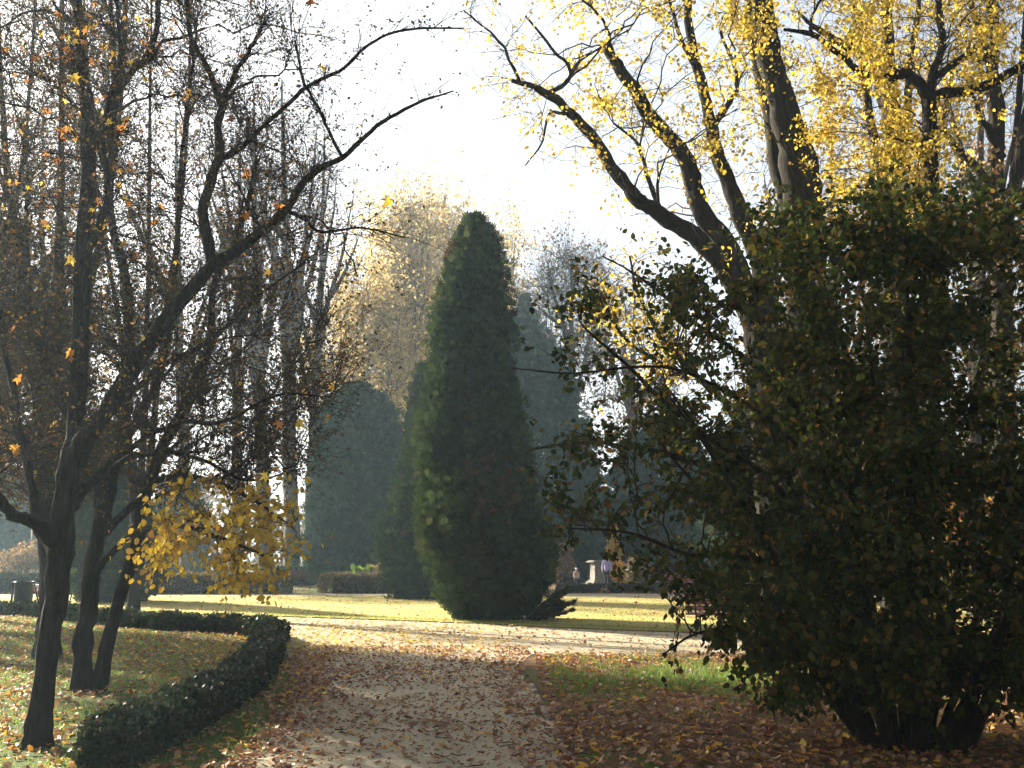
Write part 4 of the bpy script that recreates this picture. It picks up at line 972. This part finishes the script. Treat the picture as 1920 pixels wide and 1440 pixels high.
# ------------------------------------------------------------------ furniture
WOOD_R = solid("bench_wood_red", [(.3, (.13, .05, .04)), (.7, (.24, .10, .08))], (1, 12, 12), 3, rough=.55, bump=.2, bdist=.004, spec=.4)
IRON = solid("bench_iron", [(.3, (.015, .016, .017)), (.7, (.03, .03, .032))], nscale=20, rough=.5, bump=.1, spec=.5)
STONE = solid("pedestal_stone", [(.3, (.14, .125, .11)), (.7, (.30, .275, .24))], nscale=5, bump=.3, bdist=.01)
import bmesh
def boxes(name, lst, mat, parent, bev=.006):
    bm = bmesh.new()
    for (cx, cy_, cz, sx, sy, sz, rx) in lst:
        r = bmesh.ops.create_cube(bm, size=1)
        vs_ = r['verts']
        bmesh.ops.scale(bm, vec=(sx, sy, sz), verts=vs_)
        from mathutils import Matrix
        bmesh.ops.rotate(bm, cent=(0, 0, 0), matrix=Matrix.Rotation(rx, 3, 'X'), verts=vs_)
        bmesh.ops.translate(bm, vec=(cx, cy_, cz), verts=vs_)
    if bev: bmesh.ops.bevel(bm, geom=bm.edges[:], offset=bev, segments=1, affect='EDGES')
    me = bpy.data.meshes.new(name); bm.to_mesh(me); bm.free(); me.materials.append(mat)
    o = bpy.data.objects.new(name, me); C.objects.link(o); o.parent = parent
    return o

def make_bench(label, loc, rz):
    """local: seat faces -y, backrest at +y, length along x"""
    e = thing("park_bench", loc, label, "bench", "red slatted park benches", rz)
    L = 1.85
    boxes("seat", [(0, -.20 + .105 * k, .44, L, .085, .035, 0) for k in range(5)], WOOD_R, e)
    boxes("backrest", [(0, .27 + .035 * k, .56 + .12 * k, L, .032, .10, -.25) for k in range(3)], WOOD_R, e)
    for s in (-1, 1):
        x = s * .72
        P = np.array([[x, -.26, .0], [x, -.22, .2], [x, -.24, .41], [x, -.05, .405], [x, .22, .41], [x, .30, .60], [x, .385, .88]])
        P2 = np.array([[x, .34, .0], [x, .27, .2], [x, .22, .40]])
        V, Q = join([tubes(catmull(P, 24)[None], np.full((1, 24), .02), 8), tubes(catmull(P2, 10)[None], np.full((1, 10), .02), 8)])
        mesh_np("leg", V, Q, IRON, e, local=True, smooth=True)
        A_ = catmull(np.array([[x, .31, .64], [x, .1, .67], [x, -.2, .66], [x, -.26, .60], [x, -.24, .43]]), 18)
        V, Q = tubes(A_[None], np.full((1, 18), .016), 8); mesh_np("armrest", V, Q, IRON, e, local=True, smooth=True)
    return e
def wx(px, Y): return float((px - 960) / F * (Y * cp - 0 * sp) / 1.0 * 1.0) if False else float(W(px, 1090, Y)[0])
make_bench("red bench at the far end between the long clipped hedge and the wide rounded conifer", (wx(560, 54), 54, 0), 0)
make_bench("red bench far right across the lawn, beside the olive-green shrub", (wx(1262, 46.5), 46.5, 0), -.5)
make_bench("bench in the shade by the litter bin, left of the dark tree trunks", (wx(104, 26.6), 26.6, 0), math.pi - .95)
make_bench("red bench on the near path seen through the shrub's lower left leaves", (wx(1375, 20.2), 20.2, 0), math.pi - .35)
make_bench("bench at the right edge of the picture behind the shrub", (wx(1905, 22.5), 22.5, 0), math.pi - .15)
make_bench("bench across the lawn seen through the middle of the shrub", (wx(1500, 40), 40, 0), -.7)

def lathe(prof, S=24):
    P = np.array([[0, 0, z] for r, z in prof], float); R = np.array([r for r, z in prof])
    th = np.linspace(0, 2 * np.pi, S, endpoint=False)
    V = np.stack([R[:, None] * np.cos(th), R[:, None] * np.sin(th), np.repeat(P[:, 2:3], S, 1)], -1).reshape(-1, 3)
    k = np.arange(len(prof) - 1)[:, None] * S; s = np.arange(S)[None]; s2 = (s + 1) % S
    return V, np.stack([k + s, k + s2, k + S + s2, k + S + s], -1).reshape(-1, 4)
BINM = solid("bin_paint", [(.3, (.020, .022, .024)), (.7, (.04, .042, .045))], nscale=9, rough=.45, bump=.1, spec=.5)
Yb_ = 27.8; xb = wx(46, Yb_)
e = thing("litter_bin", (xb, Yb_, 0), "dark round litter bin with a side post, behind the box hedge at the left edge", "bin")
V, Q = lathe([(.01, .12), (.21, .12), (.23, .16), (.24, .5), (.25, .84), (.262, .85), (.262, .90), (.235, .90), (.225, .86), (.21, .3), (.01, .28)]); mesh_np("drum", V, Q, BINM, e, local=True)
V, Q = tubes(np.array([[[-.31, 0, -.05], [-.31, 0, .5], [-.31, 0, .86]]]), np.full((1, 3), .03), 10); mesh_np("post", V, Q, BINM, e, local=True)
for zb3 in (.75, .3): boxes("bracket", [(-.27, 0, zb3, .10, .04, .05, 0)], BINM, e, .003)
V, Q = lathe([(.03, .86), (.045, .865), (.045, .885), (.02, .9), (.001, .905)], 12); V = V + np.array([-.31, 0, 0]); mesh_np("post_cap", V, Q, STONE, e, local=True)

def pedestal(label, px, Y, w, H, rz):
    e = thing("stone_pedestal", (wx(px, Y), Y, 0), label, "pedestal", "stone pedestals on the far side of the lawn", rz)
    boxes("base", [(0, 0, .09, w * 1.9, w * 1.9, .18, 0), (0, 0, .235, w * 1.5, w * 1.5, .11, 0), (0, 0, .33, w * 1.2, w * 1.2, .08, 0)], STONE, e, .012)
    bm = bmesh.new()
    r = bmesh.ops.create_cube(bm, size=1); bmesh.ops.scale(bm, vec=(w, w, H - .52), verts=r['verts']); bmesh.ops.translate(bm, vec=(0, 0, .37 + (H - .52) / 2), verts=r['verts'])
    for v in bm.verts:
        if v.co.z > H / 2: v.co.x *= .88; v.co.y *= .88
    bmesh.ops.bevel(bm, geom=bm.edges[:], offset=.012, segments=1, affect='EDGES')
    me = bpy.data.meshes.new("shaft"); bm.to_mesh(me); bm.free(); me.materials.append(STONE)
    o = bpy.data.objects.new("shaft", me); C.objects.link(o); o.parent = e
    boxes("cap", [(0, 0, H - .13, w * 1.15, w * 1.15, .05, 0), (0, 0, H - .075, w * 1.5, w * 1.5, .06, 0), (0, 0, H - .02, w * 1.25, w * 1.25, .05, 0)], STONE, e, .01)
    return e
pedestal("pale stone pedestal seen through the yellow leaves, above the long clipped hedge", 408, 52, .62, 1.75, .45)
pedestal("grey stone monument on a stepped base, left of the woman in lavender", 1120, 54, .60, 1.38, .4)

# ------------------------------------------------------------------ people
def pmat(name, c, rough=.8):
    return solid(name, [(.3, tuple(x * .85 for x in c)), (.7, c)], nscale=14, rough=rough, bump=.1, bdist=.004)
SKIN = pmat("skin", (.50, .32, .24), .6)
def skin(name, verts, edges, radii, mat, parent, root=0, sub=2):
    me = bpy.data.meshes.new(name); me.from_pydata(verts, edges, []); me.update()
    o = bpy.data.objects.new(name, me); C.objects.link(o); o.parent = parent
    me.materials.append(mat)
    m = o.modifiers.new("skin", 'SKIN'); m.use_smooth_shade = True
    if not me.skin_vertices: 
        bpy.context.view_layer.objects.active = o
    for i, r in enumerate(radii):
        rr = r if isinstance(r, tuple) else (r, r)
        me.skin_vertices[0].data[i].radius = rr
        me.skin_vertices[0].data[i].use_root = (i == root)
    s = o.modifiers.new("sub", 'SUBSURF'); s.levels = sub; s.render_levels = sub
    return o
def person(label, loc, H, rz, coat, legs, hat, step=.06, child=False):
    e = thing("person", loc, label, "person", None, rz)
    k = H / 1.7; hs = 1.18 if child else 1.0
    def S(v): return [(x * k, y * k, z * k) for x, y, z in v]
    V = [(0, 0, .94), (0, 0, 1.12), (0, 0, 1.32), (0, 0, 1.42), (0, -.01, 1.50), (0, -.015, 1.58), (0, -.01, 1.66),
         (.10, 0, .88), (.11, -step, .50), (.11, step * .3, .09), (.12, -.12, .035),
         (-.10, 0, .88), (-.11, step, .50), (-.11, step * 1.6, .09), (-.12, step * 1.6 - .14, .035),
         (.18, 0, 1.37), (.23, .02, 1.10), (.21, -.08, .88), (.21, -.11, .78), (-.18, 0, 1.37), (-.23, .02, 1.10), (-.21, -.08, .88), (-.21, -.11, .78)]
    E = [(0, 1), (1, 2), (2, 3), (3, 4), (4, 5), (5, 6), (0, 7), (7, 8), (8, 9), (9, 10), (0, 11), (11, 12), (12, 13), (13, 14), (2, 15), (15, 16), (16, 17), (17, 18), (2, 19), (19, 20), (20, 21), (21, 22)]
    R = [(.15, .10), (.13, .09), (.15, .10), .055, .06 * hs, .085 * hs, .065 * hs, .08, .055, .038, .03, .08, .055, .038, .03, .055, .042, .032, .03, .055, .042, .032, .03]
    R = [tuple(x * k for x in r) if isinstance(r, tuple) else r * k for r in R]
    skin("body", S(V), E, R, SKIN, e)
    Vc = [(0, 0, 1.12), (0, 0, 1.33), (0, 0, 1.43), (0, 0, .92), (0, 0, .76), (.19, 0, 1.37), (.24, .02, 1.10), (.215, -.08, .90), (-.19, 0, 1.37), (-.24, .02, 1.10), (-.215, -.08, .90)]
    Ec = [(0, 1), (1, 2), (0, 3), (3, 4), (1, 5), (5, 6), (6, 7), (1, 8), (8, 9), (9, 10)]
    Rc = [(.17, .12), (.18, .13), (.08, .075), (.19, .14), (.20, .15), .075, .062, .05, .075, .062, .05]
    skin("coat", S(Vc), Ec, [tuple(x * k for x in r) if isinstance(r, tuple) else r * k for r in Rc], coat, e)
    Vl = [(0, 0, .88), (.105, 0, .82), (.115, -step, .50), (.115, step * .3, .10), (-.105, 0, .82), (-.115, step, .50), (-.115, step * 1.6, .10)]
    El = [(0, 1), (1, 2), (2, 3), (0, 4), (4, 5), (5, 6)]
    Rl = [.13, .10, .075, .06, .10, .075, .06]
    skin("trousers", S(Vl), El, [r * k for r in Rl], legs, e)
    for s, yy in ((1, step * .3), (-1, step * 1.6)):
        skin("shoe", S([(s * .115, yy + .03, .05), (s * .118, yy - .06, .045), (s * .12, yy - .16, .035)]), [(0, 1), (1, 2)], [.048 * k, .045 * k, .034 * k], IRON, e)
    skin("hat", S([(0, .005, 1.60), (0, .005, 1.67), (0, .005, 1.735)]), [(0, 1), (1, 2)], [.105 * k * hs, .10 * k * hs, .04 * k * hs], hat, e)
    # nose and hair give the head a front
    skin("hair", S([(0, .05, 1.62), (0, .065, 1.54), (0, .05, 1.47)]), [(0, 1), (1, 2)], [.085 * k * hs, .07 * k, .035 * k], pmat("hair_" + str(round(H, 1)), (.08, .05, .03)), e)
    skin("nose", S([(0, -.085, 1.60), (0, -.108, 1.575)]), [(0, 1)], [.010 * k, .016 * k], SKIN, e, sub=1)
    return e
Yp = 50.5
person("small child in a pale hood and beige coat standing behind the low hedge", (wx(1081, Yp), Yp, 0), 1.02, .3, pmat("coat_beige", (.50, .38, .30)), pmat("trousers_dark", (.05, .05, .07)), pmat("hood_white", (.75, .74, .76)), .05, True)
Yp = 52.5
person("woman in a lavender jacket and white hat standing right of the monument", (wx(1138, Yp), Yp, 0), 1.66, -.5, pmat("coat_lavender", (.36, .34, .52)), pmat("trousers_black", (.03, .035, .045)), pmat("hat_white", (.78, .77, .80)), .09)

# far-off wood closing the view, one misty mass
n = 26000; x = rng.uniform(-150, 150, n); top = 9 + 3 * np.sin(x * .11) + 2 * np.sin(x * .27 + 1) + 1.5 * np.sin(x * .6); z = top * rng.random(n) ** .75
yy = 150 + rng.uniform(-7, 7, n) + 4 * np.sin(x * .2)
k = snoise(np.c_[x, z * 2.2], .55, 12) > -.75; x, yy, z = x[k], yy[k], z[k]; n = len(x)
dw = leaf_mesh("distant_wood", np.c_[x, yy, z], frames(rng.normal(size=(n, 3))), rng.uniform(.5, 1.5, n), OVATE, L_BROWN); tag(dw, kind='stuff')

# ------------------------------------------------------------------ haze
x0, x1, y0, y1, z0, z1 = -260, 260, -40, 420, -1.5, 42
hv_ = [(x, y, z) for z in (z0, z1) for y in (y0, y1) for x in (x0, x1)]
hf = [(0, 2, 3, 1), (4, 5, 7, 6), (0, 1, 5, 4), (2, 6, 7, 3), (0, 4, 6, 2), (1, 3, 7, 5)]
m, nt, nd, lk = newmat("haze_air")
pv = nd.new("ShaderNodeVolumePrincipled"); pv.inputs["Density"].default_value = HAZE_DENSITY
pv.inputs["Color"].default_value = (.62, .84, 1.0, 1); pv.inputs["Anisotropy"].default_value = .45
o = nd.new("ShaderNodeOutputMaterial"); lk.new(pv.outputs[0], o.inputs["Volume"])
hz = mesh_np("haze", hv_, hf, m); tag(hz, kind='stuff')
